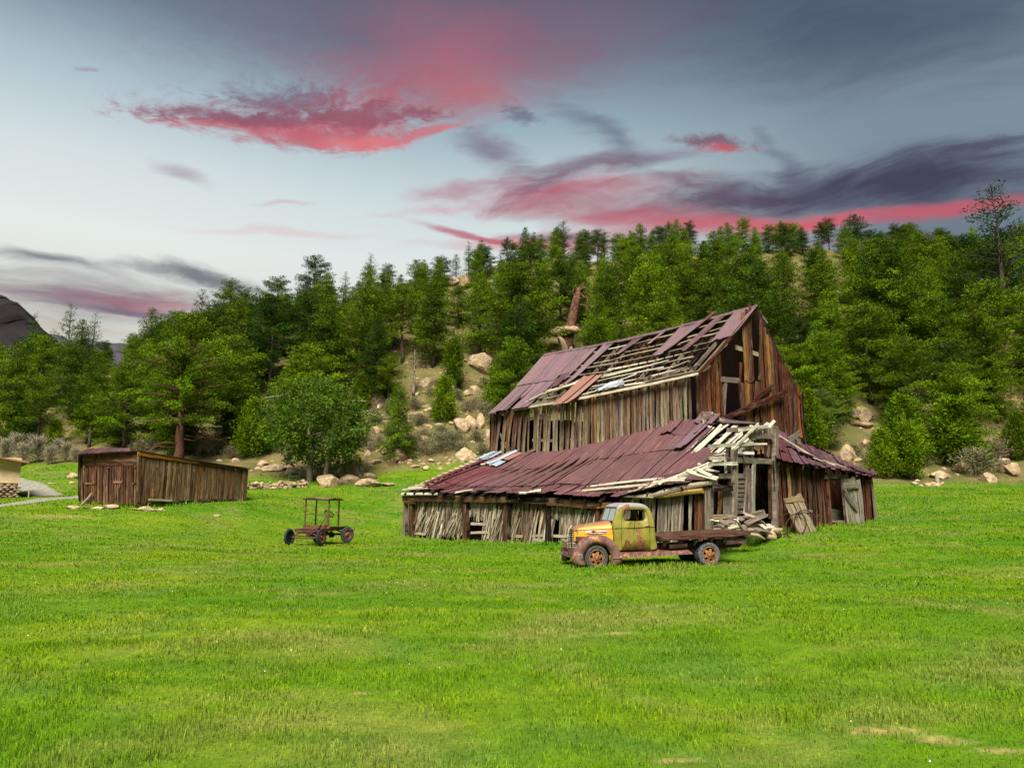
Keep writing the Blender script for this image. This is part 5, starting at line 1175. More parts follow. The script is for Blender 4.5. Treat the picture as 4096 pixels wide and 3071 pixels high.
for k_, th in ((0, .07), (1, .03)):
    x0_, x1_ = hr.x+.35-.05*k_, hr.x-8; v = []
    for x in (x0_, x1_):
        zz = z0_+s_*(x0_-x)
        for y in (43.4+.05*k_, 49.5): v += [(x, y, zz+.07*k_), (x, y, zz+.07*k_+th)]
    m_.add(v, [(0, 2, 3, 1), (4, 5, 7, 6), (0, 1, 5, 4), (2, 6, 7, 3), (0, 4, 6, 2), (1, 3, 7, 5)])
hp('roof', m_, mat_two('house_roof', S(150, 112, 84), S(120, 84, 64), 3, .4, .6, .8))
m_ = MB(); p = hit(114, 1984, 30); p = at(114, 1980, 43.5); p.z = gz(p.x, p.y); m_.tube([p+Vector((0, 0, -.2)), p+Vector((.02, 0, .42))], [.04, .035], 6); m_.tube([p+Vector((.02, 0, .38)), p+Vector((-.12, .02, .40))], .015, 4)
tag(m_.build('fence_stake', GREYBARK, None, origin=tuple(p)), 'thin grey stake on the grass beside the tan house', 'post')
m_ = MB(); p = hit(3750, 1932, 40); H = 34*p.y/F; m_.tube([p+Vector((0, 0, -.1)), p+Vector((0, 0, H*.6)), p+Vector((.02, 0, H))], [.16, .14, .12], 8)
tag(m_.build('fence_post', GREYBARK, None, origin=tuple(p)), 'short grey wooden post among small stones at the right meadow edge', 'post')
# small green wire chair by the leafy tree
p = hit(1180, 1932, 38, 60); m_ = MB(); k_ = p.y/F
for (a, b) in (((-.45, 0, 0), (-.45, 0, .8)), ((.25, 0, 0), (.35, .1, 1.0)), ((-.45, .4, 0), (-.45, .4, .8)), ((.25, .4, 0), (.38, .5, 1.0)), ((-.45, 0, .45), (.3, 0, .45)), ((-.45, .4, .45), (.3, .4, .45)), ((.3, 0, .45), (.3, .4, .45)), ((-.45, 0, .45), (-.45, .4, .45)), ((.35, .1, 1.0), (.38, .5, 1.0)), ((-.45, 0, .8), (.3, .05, .75)), ((.33, .05, .7), (.36, .45, .7)), ((.31, .03, .58), (.34, .43, .58))): m_.tube([Vector(a), Vector(b)], .022, 5)
for i in range(7): m_.tube([Vector((-.42+i*.11, 0, .46)), Vector((-.42+i*.11, .4, .46))], .012, 4)
o = m_.build('garden_chair', mat_two('green_paint', S(60, 100, 70), S(90, 110, 80), 6, .4, .6), None); o.location = p; tag(o, 'small dark green metal chair left of the leafy tree trunk', 'chair')
# ================================================================ the old flatbed truck
TP = at(2390, 2233, 22.3); tz = -.12
truck = empty('flatbed_truck', (TP.x, TP.y, tz), math.radians(11), 'abandoned rusty green and yellow old flatbed truck before the barn', 'truck')
truck.scale = (.955, 1, 1)
def mat_paint():
    m, t, b = newmat('worn_paint', .5, .0, .4)
    co = t.n('ShaderNodeTexCoord').outputs['Object']; col = attr(t, 'col'); al = attr(t, 'bco', 'Vector')
    n1 = t.noise(t.vm('MULTIPLY', co, (1, 1, .55)), 3.4, 5, .62, .5); n2 = t.noise(co, 13, 5, .7); n3 = t.noise(co, 5, 4, .6)
    c = t.mix(t.mr(n3, .4, .65, 0, .5), col, t.mix(1, col, (.62, .66, .5), 'MULTIPLY'))
    rust = t.mix(t.mr(n2, .4, .62), S(96, 62, 42), S(150, 104, 66))
    sp_ = t.n('ShaderNodeSeparateXYZ'); t.l(al, sp_.inputs[0])
    f = t.math('ADD', n1, sp_.outputs[0]); c = t.mix(t.mr(f, .555, .60), c, rust); c = t.mix(t.mr(n2, .62, .70, 0, .7), c, S(70, 44, 32))
    t.l(c, b.inputs['Base Color']); t.l(t.mr(f, .5, .62, .42, .8), b.inputs['Roughness']); bump(t, b, n2, .15, .01); return m
PAINT = mat_paint()
RUST = mat_two('dark_rust', S(104, 70, 60), S(70, 46, 42), 4, .4, .6, .75, .1, .3, S(150, 104, 72)); RUSTB = mat_two('frame_rust', S(66, 42, 38), S(92, 60, 48), 5, .4, .6, .8, .1, .3)
RIMM = mat_two('rim_rust', S(150, 104, 62), S(92, 58, 38), 8, .4, .6, .7, .2, .3); TYRE = mat_two('tyre_rubber', S(48, 52, 56), S(66, 68, 70), 12, .4, .6, .85, 0, .3); TYREW = mat_two('cracked_tyre_rubber', S(60, 58, 62), S(40, 40, 44), 22, .4, .55, .9, 0, .8, S(165, 165, 175))
BLACK = mat_two('black_interior', (.006, .006, .007), (.012, .011, .01), 4); CHROME = mat_two('pitted_chrome', S(132, 122, 110), S(104, 82, 66), 8, .45, .6, .4, .6, .2); CREAM = mat_two('cream_bars', S(176, 166, 136), S(96, 80, 60), 9, .42, .58, .6)
gm, gt_, gb2 = newmat('sky_tinted_glass', .08, 0, .8); gb2.inputs['Base Color'].default_value = (.50, .60, .64, 1); gb2.inputs['Metallic'].default_value = .35  # pale blue base colour stands in for reflected sky
DGm, _, dgb = newmat('dark_glass', .08, 0, .6); dgb.inputs['Base Color'].default_value = (.01, .012, .013, 1)
def tp(name, mb, mat, parent=None, smooth=False):
    o = mb.build(name, mat, parent or truck, smooth); return o
GRN = S(122, 116, 44); YEL = S(206, 142, 24); ROOFC = S(150, 144, 156); CAPB = S(150, 108, 76)
def smooth_ring(pts, n):
    """Catmull-Rom resample of a closed outline"""
    out = []; N = len(pts)
    for i in range(N):
        p0, p1, p2, p3 = [Vector(pts[(i+k-1) % N]) for k in range(4)]
        for j in range(n):
            t = j/n; out.append(.5*((2*p1)+(-p0+p2)*t+(2*p0-5*p1+4*p2-p3)*t*t+(-p0+3*p1-3*p2+p3)*t**3))
    return out
cabo = [(.66, .60), (.62, .85), (.59, 1.15), (.58, 1.38), (.66, 1.58), (.75, 1.82), (.86, 1.93), (1.12, 1.99), (1.45, 1.985), (1.70, 1.92), (1.86, 1.78), (1.93, 1.55), (1.96, 1.25), (1.98, .9), (1.98, .60), (1.3, .59)]
n_o = len(cabo)
def windowring(cx, cz, hx, hz, n, slant=0):
    r = []
    for k in range(n):
        a = 2*math.pi*k/n; ca, sa = math.cos(a), math.sin(a); e = .42
        r.append((cx+math.copysign(abs(ca)**e, ca)*hx+slant*sa*.5, cz+math.copysign(abs(sa)**e, sa)*hz))
    return r
def ringmatch(out, inn):
    """order the inner ring so both rings turn together, matched by angle round the window centre"""
    cx = sum(p[0] for p in inn)/len(inn); cz = sum(p[1] for p in inn)/len(inn); res = []
    for p in out:
        a = math.atan2(p[1]-cz, p[0]-cx); res.append(min(inn, key=lambda q: abs((math.atan2(q[1]-cz, q[0]-cx)-a+math.pi) % (2*math.pi)-math.pi)))
    return res
out2 = [tuple(p) for p in smooth_ring([Vector((a, b, 0)) for a, b in cabo], 4)]; out2 = [(p[0], p[1]) for p in out2]; NO = len(out2)
win = windowring(1.31, 1.615, .37, .175, 160, .05)
cab = MB()
ys_ = [(.13, .955), (.14, .985), (.17, .998), (.24, 1.0), (1.45, 1.0), (1.52, .998), (1.55, .985), (1.56, .955)]
cxm, czm = 1.3, 1.25
vs = []; cl = []; bc = []
for y, s_ in ys_:
    for (px_, pz_) in out2:
        tz_ = max(0, pz_-1.3)*.16; yy = y+(tz_ if y < .8 else -tz_); vs.append((cxm+(px_-cxm)*s_, yy, czm+(pz_-czm)*s_))
        k_ = max(0, min(1, (pz_-1.80)/.1)); cl.append(tuple(lerp(GRN[i], ROOFC[i], k_) for i in range(3))); bc.append((-.05 if pz_ > 1.2 else 0, 0, 0))
fs = []
for j in range(len(ys_)-1):
    for i in range(NO):
        i2 = (i+1) % NO; a, b = out2[i], out2[i2]; mx_, mz_ = (a[0]+b[0])/2, (a[1]+b[1])/2
        if j == 3 and mx_ < .80 and 1.40 < mz_ < 1.86: continue              # windscreen opening
        if j == 3 and mx_ > 1.85 and 1.5 < mz_ < 1.74: continue              # rear window
        fs.append((j*NO+i, (j+1)*NO+i, (j+1)*NO+i2, j*NO+i2))
cab.add(vs, fs, cl, bc)
for side, j in ((0, 0), (1, len(ys_)-1)):
    y, s_ = ys_[j]; ring = [(cxm+(a-cxm)*s_, czm+(b-czm)*s_) for a, b in out2]; inn = ringmatch(ring, win); mid = [((a[0]+b[0])/2, (a[1]+b[1])/2) for a, b in zip(ring, inn)]
    rows = [ring, mid, inn, [(1.31+(a-1.31)*.96, 1.615+(b-1.615)*.95) for a, b in inn]]; V = []; Cc = []; Bc = []
    for q, row in enumerate(rows):
        for (a, b) in row:
            tz_ = max(0, b-1.3)*.16; yy = (y+tz_-(.012 if q in (1, 2) else 0)) if side == 0 else (y-tz_+(.012 if q in (1, 2) else 0))
            if q == 3: yy += .05 if side == 0 else -.05
            V.append((a, yy, b)); k_ = max(0, min(1, (b-1.84)/.08)); Cc.append(tuple(lerp(GRN[i], ROOFC[i], k_) for i in range(3))); Bc.append((-.04, 0, 0))
    Fq = [(q*NO+i, q*NO+(i+1) % NO, (q+1)*NO+(i+1) % NO, (q+1)*NO+i) for q in range(3) for i in range(NO)]
    if side: Fq = [f[::-1] for f in Fq]
    cab.add(V, Fq, Cc, Bc)
cab.v = [(x, y+.012*mn.noise(Vector((x*5, z*5, y))), z+.008*mn.noise(Vector((x*4, y*4, z)))) for x, y, z in cab.v]
cabo_ = tp('cab', cab, PAINT, smooth=True)
# door skin, slightly proud, with its own seams
dout = [(.86, .64), (.84, .9), (.84, 1.2), (.86, 1.42), (.93, 1.66), (1.02, 1.80), (1.2, 1.855), (1.48, 1.85), (1.65, 1.80), (1.73, 1.68), (1.765, 1.4), (1.775, 1.0), (1.77, .66), (1.72, .63), (.9, .62)]
do2 = [(p[0], p[1]) for p in smooth_ring([Vector((a, b, 0)) for a, b in dout], 4)]
dm = MB()
for side in (0, 1):
    yb_ = .118 if side == 0 else 1.572; sgn = -1 if side == 0 else 1; inn = ringmatch(do2, win); ND = len(do2); V = []; Bc = []; Cc = []
    rows = [(do2, 0.03), ([(1.31+(a-1.31)*.985, 1.25+(b-1.25)*.985) for a, b in do2], 0), ([((a[0]*.5+b[0]*.5), (a[1]*.5+b[1]*.5)) for a, b in zip(do2, inn)], -.006), ([(1.31+(a-1.31)*1.08, 1.615+(b-1.615)*1.12) for a, b in inn], 0), (inn, 0.02)]
    for row, dy in rows:
        for (a, b) in row:
            tz_ = max(0, b-1.3)*.16; V.append((a, yb_+(tz_+dy)*(1 if side == 0 else -1)-.006*-sgn*-1, b)); Cc.append(tuple(v*1.05 for v in S(132, 120, 40))); Bc.append((.055 if (1.24 > b > .85) else -.10 if b > 1.3 else .0, 0, 0))
    Fq = [(q*ND+i, q*ND+(i+1) % ND, (q+1)*ND+(i+1) % ND, (q+1)*ND+i) for q in range(4) for i in range(ND)]
    if side: Fq = [f[::-1] for f in Fq]
    m_ = MB(); m_.add(V, Fq, Cc, Bc); dd = tp('door', m_, PAINT, smooth=True)
    m_ = MB(); yh = yb_+(.0-.02)*(1 if side == 0 else -1); m_.tube([(1.60, yh, 1.30), (1.70, yh-.03*(1 if side == 0 else -1), 1.335), (1.78, yh-.02*(1 if side == 0 else -1), 1.36)], [.016, .013, .011], 6); tp('handle', m_, CHROME, dd)
    m_ = MB(); m_.tube([(a, yb_+max(0, b-1.3)*.16*(1 if side == 0 else -1), b) for a, b in do2], .0075, 5, closed=True); tp('door_seam', m_, BLACK, dd)  # black tube draws the shadow line of the door gap
    m_ = MB(); m_.tube([(.62, yb_+.0, 1.235), (1.2, yb_-.008*(1 if side == 0 else -1), 1.245), (1.93, yb_+.003, 1.27)], .008, 5); tp('belt_seam', m_, BLACK)
# glass
m_ = MB(); m_.add([(.635, .27, 1.46), (.635, 1.43, 1.46), (.775, 1.36, 1.84), (.775, .34, 1.84)], [(0, 1, 2, 3)]); m_.add([(.641, .27, 1.46), (.641, 1.43, 1.46), (.781, 1.36, 1.84), (.781, .34, 1.84)], [(3, 2, 1, 0)]); ws = tp('windscreen', m_, gm)
m_ = MB(); m_.tube([(.625, .26, 1.44), (.625, 1.44, 1.44), (.77, 1.37, 1.855), (.77, .33, 1.855)], .016, 6, closed=True); m_.tube([(.622, .85, 1.44), (.768, .85, 1.855)], .014, 6); tp('windscreen_frame', m_, RUSTB, ws)
m_ = MB(); m_.box((1.62, .85, .95), (.2, 1.2, .75)); m_.box((1.35, .85, .82), (.5, 1.2, .2)); m_.box((.72, .85, 1.2), (.12, 1.3, .3)); m_.box((1.3, .85, .63), (1.25, 1.35, .03)); tp('seat', m_, BLACK)
m_ = MB(); pts = [(.98+.06*math.sin(q), .52+.19*math.cos(q), 1.47+.17*math.sin(q)) for q in [2*math.pi*k/20 for k in range(20)]]; m_.tube(pts, .014, 6, closed=True); m_.tube([(.98, .52, 1.47), (.75, .52, 1.15)], .016, 6); m_.tube([(.98, .33, 1.47), (.98, .71, 1.47)], .01, 5); tp('steering_wheel', m_, GREYBARK)
# bonnet
hd_ = MB(); vs = []; cl = []; bc = []; Nh = 22; st_ = []
for k in range(9):
    t_ = k/8; x = lerp(-.56, .60, t_); hw = lerp(.30, .60, t_**.8); zt = 1.29+.16*t_-.10*max(0, 1-t_*5)**2; zb = lerp(.86, .80, t_)
    for i in range(Nh+1):
        a = math.pi*i/Nh; ca, sa = math.cos(a), math.sin(a); y = .85-math.copysign(abs(ca)**.62, ca)*hw; z = zb+(zt-zb)*sa**.42
        vs.append((x, y, z)); top = (z-zb)/(zt-zb); col = CAPB if top > .86 else YEL; cl.append(col); bc.append((.03 if top > .86 else -.02 if top > .7 else -.09, 0, 0))
fs = [(k*(Nh+1)+i, k*(Nh+1)+i+1, (k+1)*(Nh+1)+i+1, (k+1)*(Nh+1)+i) for k in range(8) for i in range(Nh)]; fs.append(tuple(range(Nh+1))[::-1])
hd_.add(vs, [f[::-1] for f in fs], cl, bc); hood = tp('bonnet', hd_, PAINT, smooth=True)
for s in (1, -1):
    m_ = MB(); y = lambda x: .85-s*(lerp(.30, .60, ((x+.56)/1.16)**.8)+.012)
    m_.tube([(-.22, y(-.22), 1.12), (.1, y(.1), 1.135), (.42, y(.42), 1.15)], .026, 6); m_.tube([(-.22, y(-.22), 1.08), (.1, y(.1), 1.09), (.42, y(.42), 1.10)], .012, 6); tp('side_trim', m_, CHROME, hood)
    m_ = MB(); m_.tube([(-.54, y(-.55), 1.175), (-.1, y(-.1), 1.21), (.59, y(.59), 1.235)], .008, 5); tp('bonnet_seam', m_, BLACK, hood)
# nose and grille
m_ = MB()
for i in range(13):
    z = .50+i*.055; q = i/12; xf = -.70+.05*q; hw = .20+.10*q
    m_.tube([(-.47, .85-hw-.06, z), (xf+.10, .85-hw*.8, z), (xf+.02, .85-hw*.4, z), (xf, .85, z), (xf+.02, .85+hw*.4, z), (xf+.10, .85+hw*.8, z), (-.47, .85+hw+.06, z)], .014+.006*(i % 2), 6)
gr = tp('grille', m_, CREAM)
m_ = MB(); m_.box((-.54, .85, .84), (.20, .36, .70)); m_.box((-.44, .85, .84), (.1, .52, .72)); tp('radiator_core', m_, BLACK, gr)
m_ = MB(); m_.tube([(-.70, .85, .46), (-.70, .85, .9), (-.66, .85, 1.2), (-.55, .85, 1.30)], [.012, .016, .02, .02], 6); tp('grille_spine', m_, CREAM, gr)
# fenders
for s in (1, -1):
    Y_ = lambda v: v if s == 1 else 1.70-v
    m_ = MB(); vs = []; fs = []; NA = 26; rows = [(0, .06, 0), (0, .03, .03), (.35, .0, 0), (.7, .015, 0), (.9, .06, 0), (1.0, .15, 0), (1.0, .30, 0), (.93, .42, 0), (.8, .52, 0)]
    for k in range(NA+1):
        th = math.radians(lerp(203, -24, k/NA)); c_, s_ = math.cos(th), math.sin(th)
        Ro = .70 if k < NA*.5 else lerp(.69, .86, (k-NA*.5)/(NA*.5)); Ro += .06*math.exp(-((k/NA-.1)/.12)**2); Ri = .455
        for (f, y, e) in rows:
            r = Ri-e+(Ro-Ri)*f; vs.append((.02+r*c_, Y_(y), max(.36+r*s_*1.0, .20)+(.0)))
    R_n = len(rows)
    for k in range(NA):
        for j in range(R_n-1):
            f = (k*R_n+j, k*R_n+j+1, (k+1)*R_n+j+1, (k+1)*R_n+j); fs.append(f if s == 1 else f[::-1])
    m_.add(vs, fs); m_.v = [(x+.018*mn.noise(Vector((x*6, z*6, y*3))), y+.015*mn.noise(Vector((x*5, z*5, 2))), z+.02*mn.noise(Vector((x*7, y*6, z*4)))) for x, y, z in m_.v]
    fe = tp('fender', m_, mat_two('fender_rust', S(110, 82, 74), S(84, 58, 54), 2.0, .42, .58, .6, .1, .25, S(172, 116, 76)) if s == 1 else RUST, smooth=True)
    m_ = MB(); m_.box((-.10, Y_(.62), .92), (.86, .38, .14)); m_.box((.0, Y_(.60), .55), (.85, .1, .7)); tp('inner_wing', m_, RUSTB, fe)
    m_ = MB(); m_.tube([(-.06, Y_(.2), 1.03), (-.06, Y_(.2), 1.13)], [.012, .012], 6); m_.tube([(-.12, Y_(.2), 1.14), (-.05, Y_(.2), 1.145), (.02, Y_(.2), 1.14)], [.01, .035, .01], 8); tp('marker_lamp', m_, RUSTB, fe)
# bumper
m_ = MB(); pts = [(-.48, -.02, .43), (-.62, .02, .44), (-.70, .2, .45), (-.75, .5, .455), (-.76, .85, .46), (-.75, 1.2, .455), (-.70, 1.5, .45), (-.68, 1.68, .44), (-.48, 1.72, .43)]
vs = []; fs = []
for i, p in enumerate(pts):
    for (dx, dz) in ((0, -.075), (-.03, -.04), (-.03, .04), (0, .075), (.015, 0)): vs.append((p[0]+dx, p[1], p[2]+dz))
for i in range(len(pts)-1):
    for k in range(5): l = (k+1) % 5; fs.append((i*5+k, (i+1)*5+k, (i+1)*5+l, i*5+l))
fs += [(0, 1, 2, 3, 4), tuple(len(vs)-1-k for k in range(5))]; m_.add(vs, fs); m_.box((-.72, .5, .45), (.3, .06, .08)); m_.box((-.72, 1.2, .45), (.3, .06, .08)); tp('bumper', m_, CHROME)
# running boards, frame, bed
for s in (1, -1):
    Y_ = lambda v: v if s == 1 else 1.70-v
    m_ = MB(); V = [(.62, Y_(.0), .40), (3.05, Y_(.0), .47), (3.05, Y_(.04), .53), (.62, Y_(.04), .50), (.62, Y_(.32), .53), (3.05, Y_(.32), .56), (3.1, Y_(.02), .45), (.5, Y_(.02), .35)]
    m_.add([(.50, Y_(-.02), .36), (3.16, Y_(-.02), .47), (3.02, Y_(.05), .58), (.66, Y_(.05), .50), (.66, Y_(.30), .56), (3.0, Y_(.30), .61), (.50, Y_(.28), .34), (3.1, Y_(.28), .46)], [(0, 1, 2, 3), (3, 2, 5, 4), (4, 5, 7, 6), (0, 6, 7, 1), (0, 3, 4, 6), (1, 7, 5, 2)]); tp('running_board', m_, RUST)
fr_ = MB()
for y in (.45, 1.25): fr_.add([(-.8, y-.04, .50), (5.0, y-.04, .62), (5.0, y+.04, .62), (-.8, y+.04, .50), (-.8, y-.04, .64), (5.0, y-.04, .80), (5.0, y+.04, .80), (-.8, y+.04, .64)], [(0, 3, 2, 1), (4, 5, 6, 7), (0, 1, 5, 4), (1, 2, 6, 5), (2, 3, 7, 6), (3, 0, 4, 7)])
for x in (-.7, .4, 1.4, 2.4, 3.2, 4.2, 4.9): fr_.box((x, .85, .60+.03*x*.8), (.07, .76, .09))
fr_.tube([(0, .15, .38), (0, 1.55, .38)], .05, 8); fr_.tube([(3.74, .15, .41), (3.74, 1.55, .41)], .07, 8); fr_.tube([(.8, .85, .5), (3.7, .85, .45)], .04, 8); rock_mb(fr_, (3.74, .85, .42), (.2, .2, .2), 3, 2)
for y in (.35, 1.35):
    for i in range(4): fr_.tube([(3.05, y, .62-i*.02), (3.74, y, .50-i*.028), (4.45, y, .66-i*.02)], .022, 4)
    fr_.tube([(-.5, y, .50), (0, y, .43), (.5, y, .50)], .03, 4)
fr_.box((2.45, .45, .62), (.5, .35, .22)); fr_.box((4.55, .35, .78), (.9, .12, .20)); fr_.box((4.6, 1.35, .74), (.8, .12, .16)); tp('chassis', fr_, RUSTB)
bd = MB(); R16 = Matrix.Rotation(-math.radians(2.9), 3, 'Y')
for i in range(10):
    y = -.02+i*.196; bd.board((2.10, y+.09, .955), (5.06, y+.09, 1.105), .188, .045, (-.05, 0, 1), jit(S(104, 76, 62), .2), None, 8, .012, .03)
bed = tp('flatbed', bd, WOOD)
m_ = MB(); m_.board((2.08, -.05, .925), (5.10, -.05, 1.075), .13, .05, (0, -1, 0), S(104, 66, 60), None, 8, .008, .02); m_.board((2.08, 1.97, .925), (5.10, 1.97, 1.075), .13, .05, (0, 1, 0), S(98, 62, 56), None, 8, .01, .02); m_.board((2.08, -.05, .93), (2.08, 1.97, .93), .12, .06, (-1, 0, 0), S(98, 62, 56)); m_.board((5.10, -.05, 1.08), (5.10, 1.97, 1.08), .1, .05, (1, 0, 0), S(98, 62, 56)); tp('side_rail', m_, WOOD, bed)
for k in range(6):
    x = 2.3+k*.52; zc = .90+.051*(x-2.1); m_ = MB(); m_.board((x, 0, zc-.045), (x, 1.92, zc-.045), .09, .10, (0, 0, 1), S(70, 50, 44), None, 2); m_.add([(x-.03, .02, zc-.09), (x+.03, .02, zc-.09), (x+.03, .30, zc-.26), (x-.03, .30, zc-.26), (x-.03, .30, zc-.09), (x+.03, .30, zc-.09)], [(0, 1, 2, 3), (0, 4, 5, 1), (3, 2, 5, 4), (0, 3, 4), (1, 5, 2)]); tp('cross_bearer', m_, WOOD, bed)
m_ = MB(); m_.board((2.35, .04, .70), (3.0, .04, .72), .14, .04, (0, -1, 0), S(80, 56, 48)); tp('side_plank', m_, WOOD, bed); m_ = MB(); m_.board((4.35, .05, .82), (5.0, .05, .86), .19, .04, (0, -1, 0), S(78, 58, 54)); tp('side_plank', m_, WOOD, bed)
def wheel(x, y, r, w, sgn, z, tm, steer=0, star=True, par=None, rimmat=None):
    par = par or truck
    we = D.objects.new('wheel', None); COL.objects.link(we); we.parent = par; we.location = (x, y, z); we.rotation_euler = (0, random.uniform(0, 1), steer)
    m_ = MB(); vs = []; fs = []; NW = 40; prof = [(.62, -.36), (.74, -.5), (.90, -.50), (.97, -.40), (1.0, -.25), (1.0, .25), (.97, .40), (.90, .50), (.74, .5), (.62, .36)]
    for k in range(NW):
        q = 2*math.pi*k/NW
        for i, (rr_, ww) in enumerate(prof):
            rk = r*rr_*(1-.012*(k % 2)*(i in (3, 4, 5, 6))); vs.append((rk*math.cos(q), ww*w, rk*math.sin(q)))
    M = len(prof)
    for k in range(NW):
        for i in range(M): fs.append((k*M+i, ((k+1) % NW)*M+i, ((k+1) % NW)*M+(i+1) % M, k*M+(i+1) % M))
    m_.add(vs, fs); tp_ = m_.build('tyre', tm, we, True)
    m_ = MB(); f = -sgn
    ring = lambda R, yy: [(R*math.cos(2*math.pi*k/NW), yy*f, R*math.sin(2*math.pi*k/NW)) for k in range(NW)]
    m_.tube(ring(r*.615, w*.40), r*.045, 6, closed=True); m_.tube(ring(r*.56, w*.18), r*.05, 6, closed=True)
    if star:
        V = []; n = 12
        for k in range(n): R = r*(.56 if k % 2 == 0 else .27); V.append((R*math.cos(2*math.pi*k/n), f*w*.30, R*math.sin(2*math.pi*k/n)))
        V2 = []
        for k in range(6):
            a = 2*math.pi*k/6; 
            for da, R in ((-.24, .55), (.24, .55), (.34, .30), (-.34, .30)): V2.append((r*R*math.cos(a+da), f*w*(.26 if R > .5 else .36), r*R*math.sin(a+da)))
        V3 = [(v[0], v[1]-f*.03, v[2]) for v in V2]; m_.add(V2+V3, [(4*k, 4*k+1, 4*k+2, 4*k+3) for k in range(6)]+[(24+4*k+3, 24+4*k+2, 24+4*k+1, 24+4*k) for k in range(6)]+[(4*k+i, 24+4*k+i, 24+4*k+(i+1) % 4, 4*k+(i+1) % 4) for k in range(6) for i in range(4)])
        m_.tube([(0, f*w*.2, 0), (0, f*w*.38, 0), (0, f*w*.42, 0)], [r*.34, r*.32, r*.24], 20); m_.tube([(0, f*w*.40, 0), (0, f*w*.60, 0), (0, f*w*.64, 0)], [r*.17, r*.15, r*.08], 14)
        for k in range(6): a = 2*math.pi*(k+.5)/6; m_.tube([(r*.25*math.cos(a), f*w*.4, r*.25*math.sin(a)), (r*.25*math.cos(a), f*w*.48, r*.25*math.sin(a))], r*.04, 6)
    else:
        m_.tube([(0, f*w*.05, 0), (0, f*w*.12, 0)], [r*.60, r*.58], 24); m_.tube([(0, f*w*.1, 0), (0, f*w*.5, 0)], [r*.26, r*.18], 14)
    m_.build('rim', rimmat or RIMM, we, False)
    m_ = MB(); m_.tube([(0, f*w*-.05, 0), (0, f*w*.05, 0)], r*.60, 24); m_.build('dark_backing_disc', BLACK, we)  # black disc added behind the rim to darken the gaps between spokes
    return we
wheel(0, .15, .385, .19, 1, .385, TYRE, .05); wheel(0, 1.55, .385, .19, -1, .385, TYRE, .05)
wheel(3.74, .12, .375, .19, 1, .43, TYREW); wheel(3.74, .36, .375, .19, 1, .43, TYRE); wheel(3.74, 1.58, .375, .19, -1, .43, TYRE); wheel(3.74, 1.34, .375, .19, -1, .43, TYRE)
# ================================================================ stripped motor-car chassis
bx_ = at(1222, 2165, 31.5); bzz = gz(bx_.x, bx_.y)
car = empty('stripped_car', (bx_.x, bx_.y, bzz), math.radians(-11.6), 'rusty bare chassis of an old car with roof frame and steering wheel', 'car')
def cp(name, mb, mat=RUSTB, parent=None, smooth=False): return mb.build(name, mat, parent or car, smooth)
bp_ = [(-.54, .95), (.54, .95), (-.54, 1.95), (.54, 1.95)]
m_ = MB()
for x in (-.42, .42):
    m_.tube([(x*.7, -.15, .52), (x*.8, .1, .56), (x, .7, .60), (x, 2.7, .62), (x, 3.0, .64)], .055, 6)
for y in (-.05, .9, 1.6, 2.3, 2.9): m_.box((0, y, .6), (.84, .07, .07))
m_.tube([(0, .2, .50), (0, 1.1, .48), (0, 2.5, .40)], [.12, .16, .05], 8)
m_.tube([(-.4, -.02, .62), (-.25, -.10, .70), (0, -.12, .72), (.25, -.10, .70), (.4, -.02, .62)], .03, 5)
cp('chassis', m_)
m_ = MB(); 
for (x0, x1, y0, y1, z, c) in ((-.55, .55, .9, 2.05, .68, S(110, 66, 46)),): 
    for i in range(6): m_.board((-.58+i*.22, .92, z+random.uniform(0, .02)), (-.58+i*.22, 2.6-random.uniform(0, .3), z+random.uniform(0, .03)), .19, .025, (0, 0, 1), jit(S(122, 74, 50), .25), None, 4, .03)
m_.board((-.62, .9, .66), (-.62, 2.7, .68), .12, .02, (-1, 0, 0), S(96, 58, 42)); m_.board((.62, .9, .66), (.62, 2.7, .68), .12, .02, (1, 0, 0), S(96, 58, 42)); m_.board((-.62, .93, .72), (.62, .93, .76), .16, .02, (0, -1, .3), S(120, 76, 52)); cp('floor_boards', m_, WOOD)
for (x, y) in bp_: m_ = MB(); m_.tube([(x, y, .62), (x*1.01, y, 1.25), (x*1.0, y+.02, 1.92)], [.038, .034, .03], 6); cp('roof_post', m_, RUSTB)
m_ = MB()
for i in range(7): y = .9+i*.17; m_.board((-.60, y, 1.95+.05*math.sin(i/6*math.pi)), (.60, y, 1.93+.05*math.sin(i/6*math.pi)), .165, .025, (0, 0, 1), jit(S(150, 122, 94), .12), None, 5, .02)
m_.tube([(-.60, .84, 1.93), (.60, .84, 1.90)], .035, 6, S(60, 42, 34)); m_.tube([(.60, .84, 1.90), (.62, 2.02, 1.92)], .05, 6, S(96, 62, 46)); m_.tube([(-.6, .84, 1.93), (-.6, 2.02, 1.95)], .03, 6, S(60, 42, 34)); m_.tube([(.62, 1.8, 1.90), (.80, 1.9, 1.88)], .02, 5, S(60, 42, 34)); cp('roof', m_, WOOD)
m_ = MB(); m_.tube([(-.54, .95, 1.26), (-.2, .93, 1.30), (.2, .92, 1.27), (.50, .95, 1.16)], .022, 6); cp('dash_rail', m_)
m_ = MB(); ctr = Vector((.42, 1.25, 1.30)); ax_ = Vector((-.12, -.5, -.55)).normalized(); u_ = ax_.cross(Vector((1, 0, 0))).normalized(); v_ = ax_.cross(u_); R_w = .21
m_.tube([ctr+(u_*math.cos(q)+v_*math.sin(q))*R_w for q in [2*math.pi*k/22 for k in range(22)]], .018, 6, closed=True)
for k in range(4): q = math.pi/4+k*math.pi/2; m_.tube([ctr+ax_*.03, ctr+(u_*math.cos(q)+v_*math.sin(q))*R_w], .014, 5)
swh = cp('steering_wheel', m_, BLACK); m_ = MB(); m_.tube([ctr, (.15, .75, .68), (.05, .3, .5)], .025, 6); cp('steering_column', m_, RUSTB, swh)
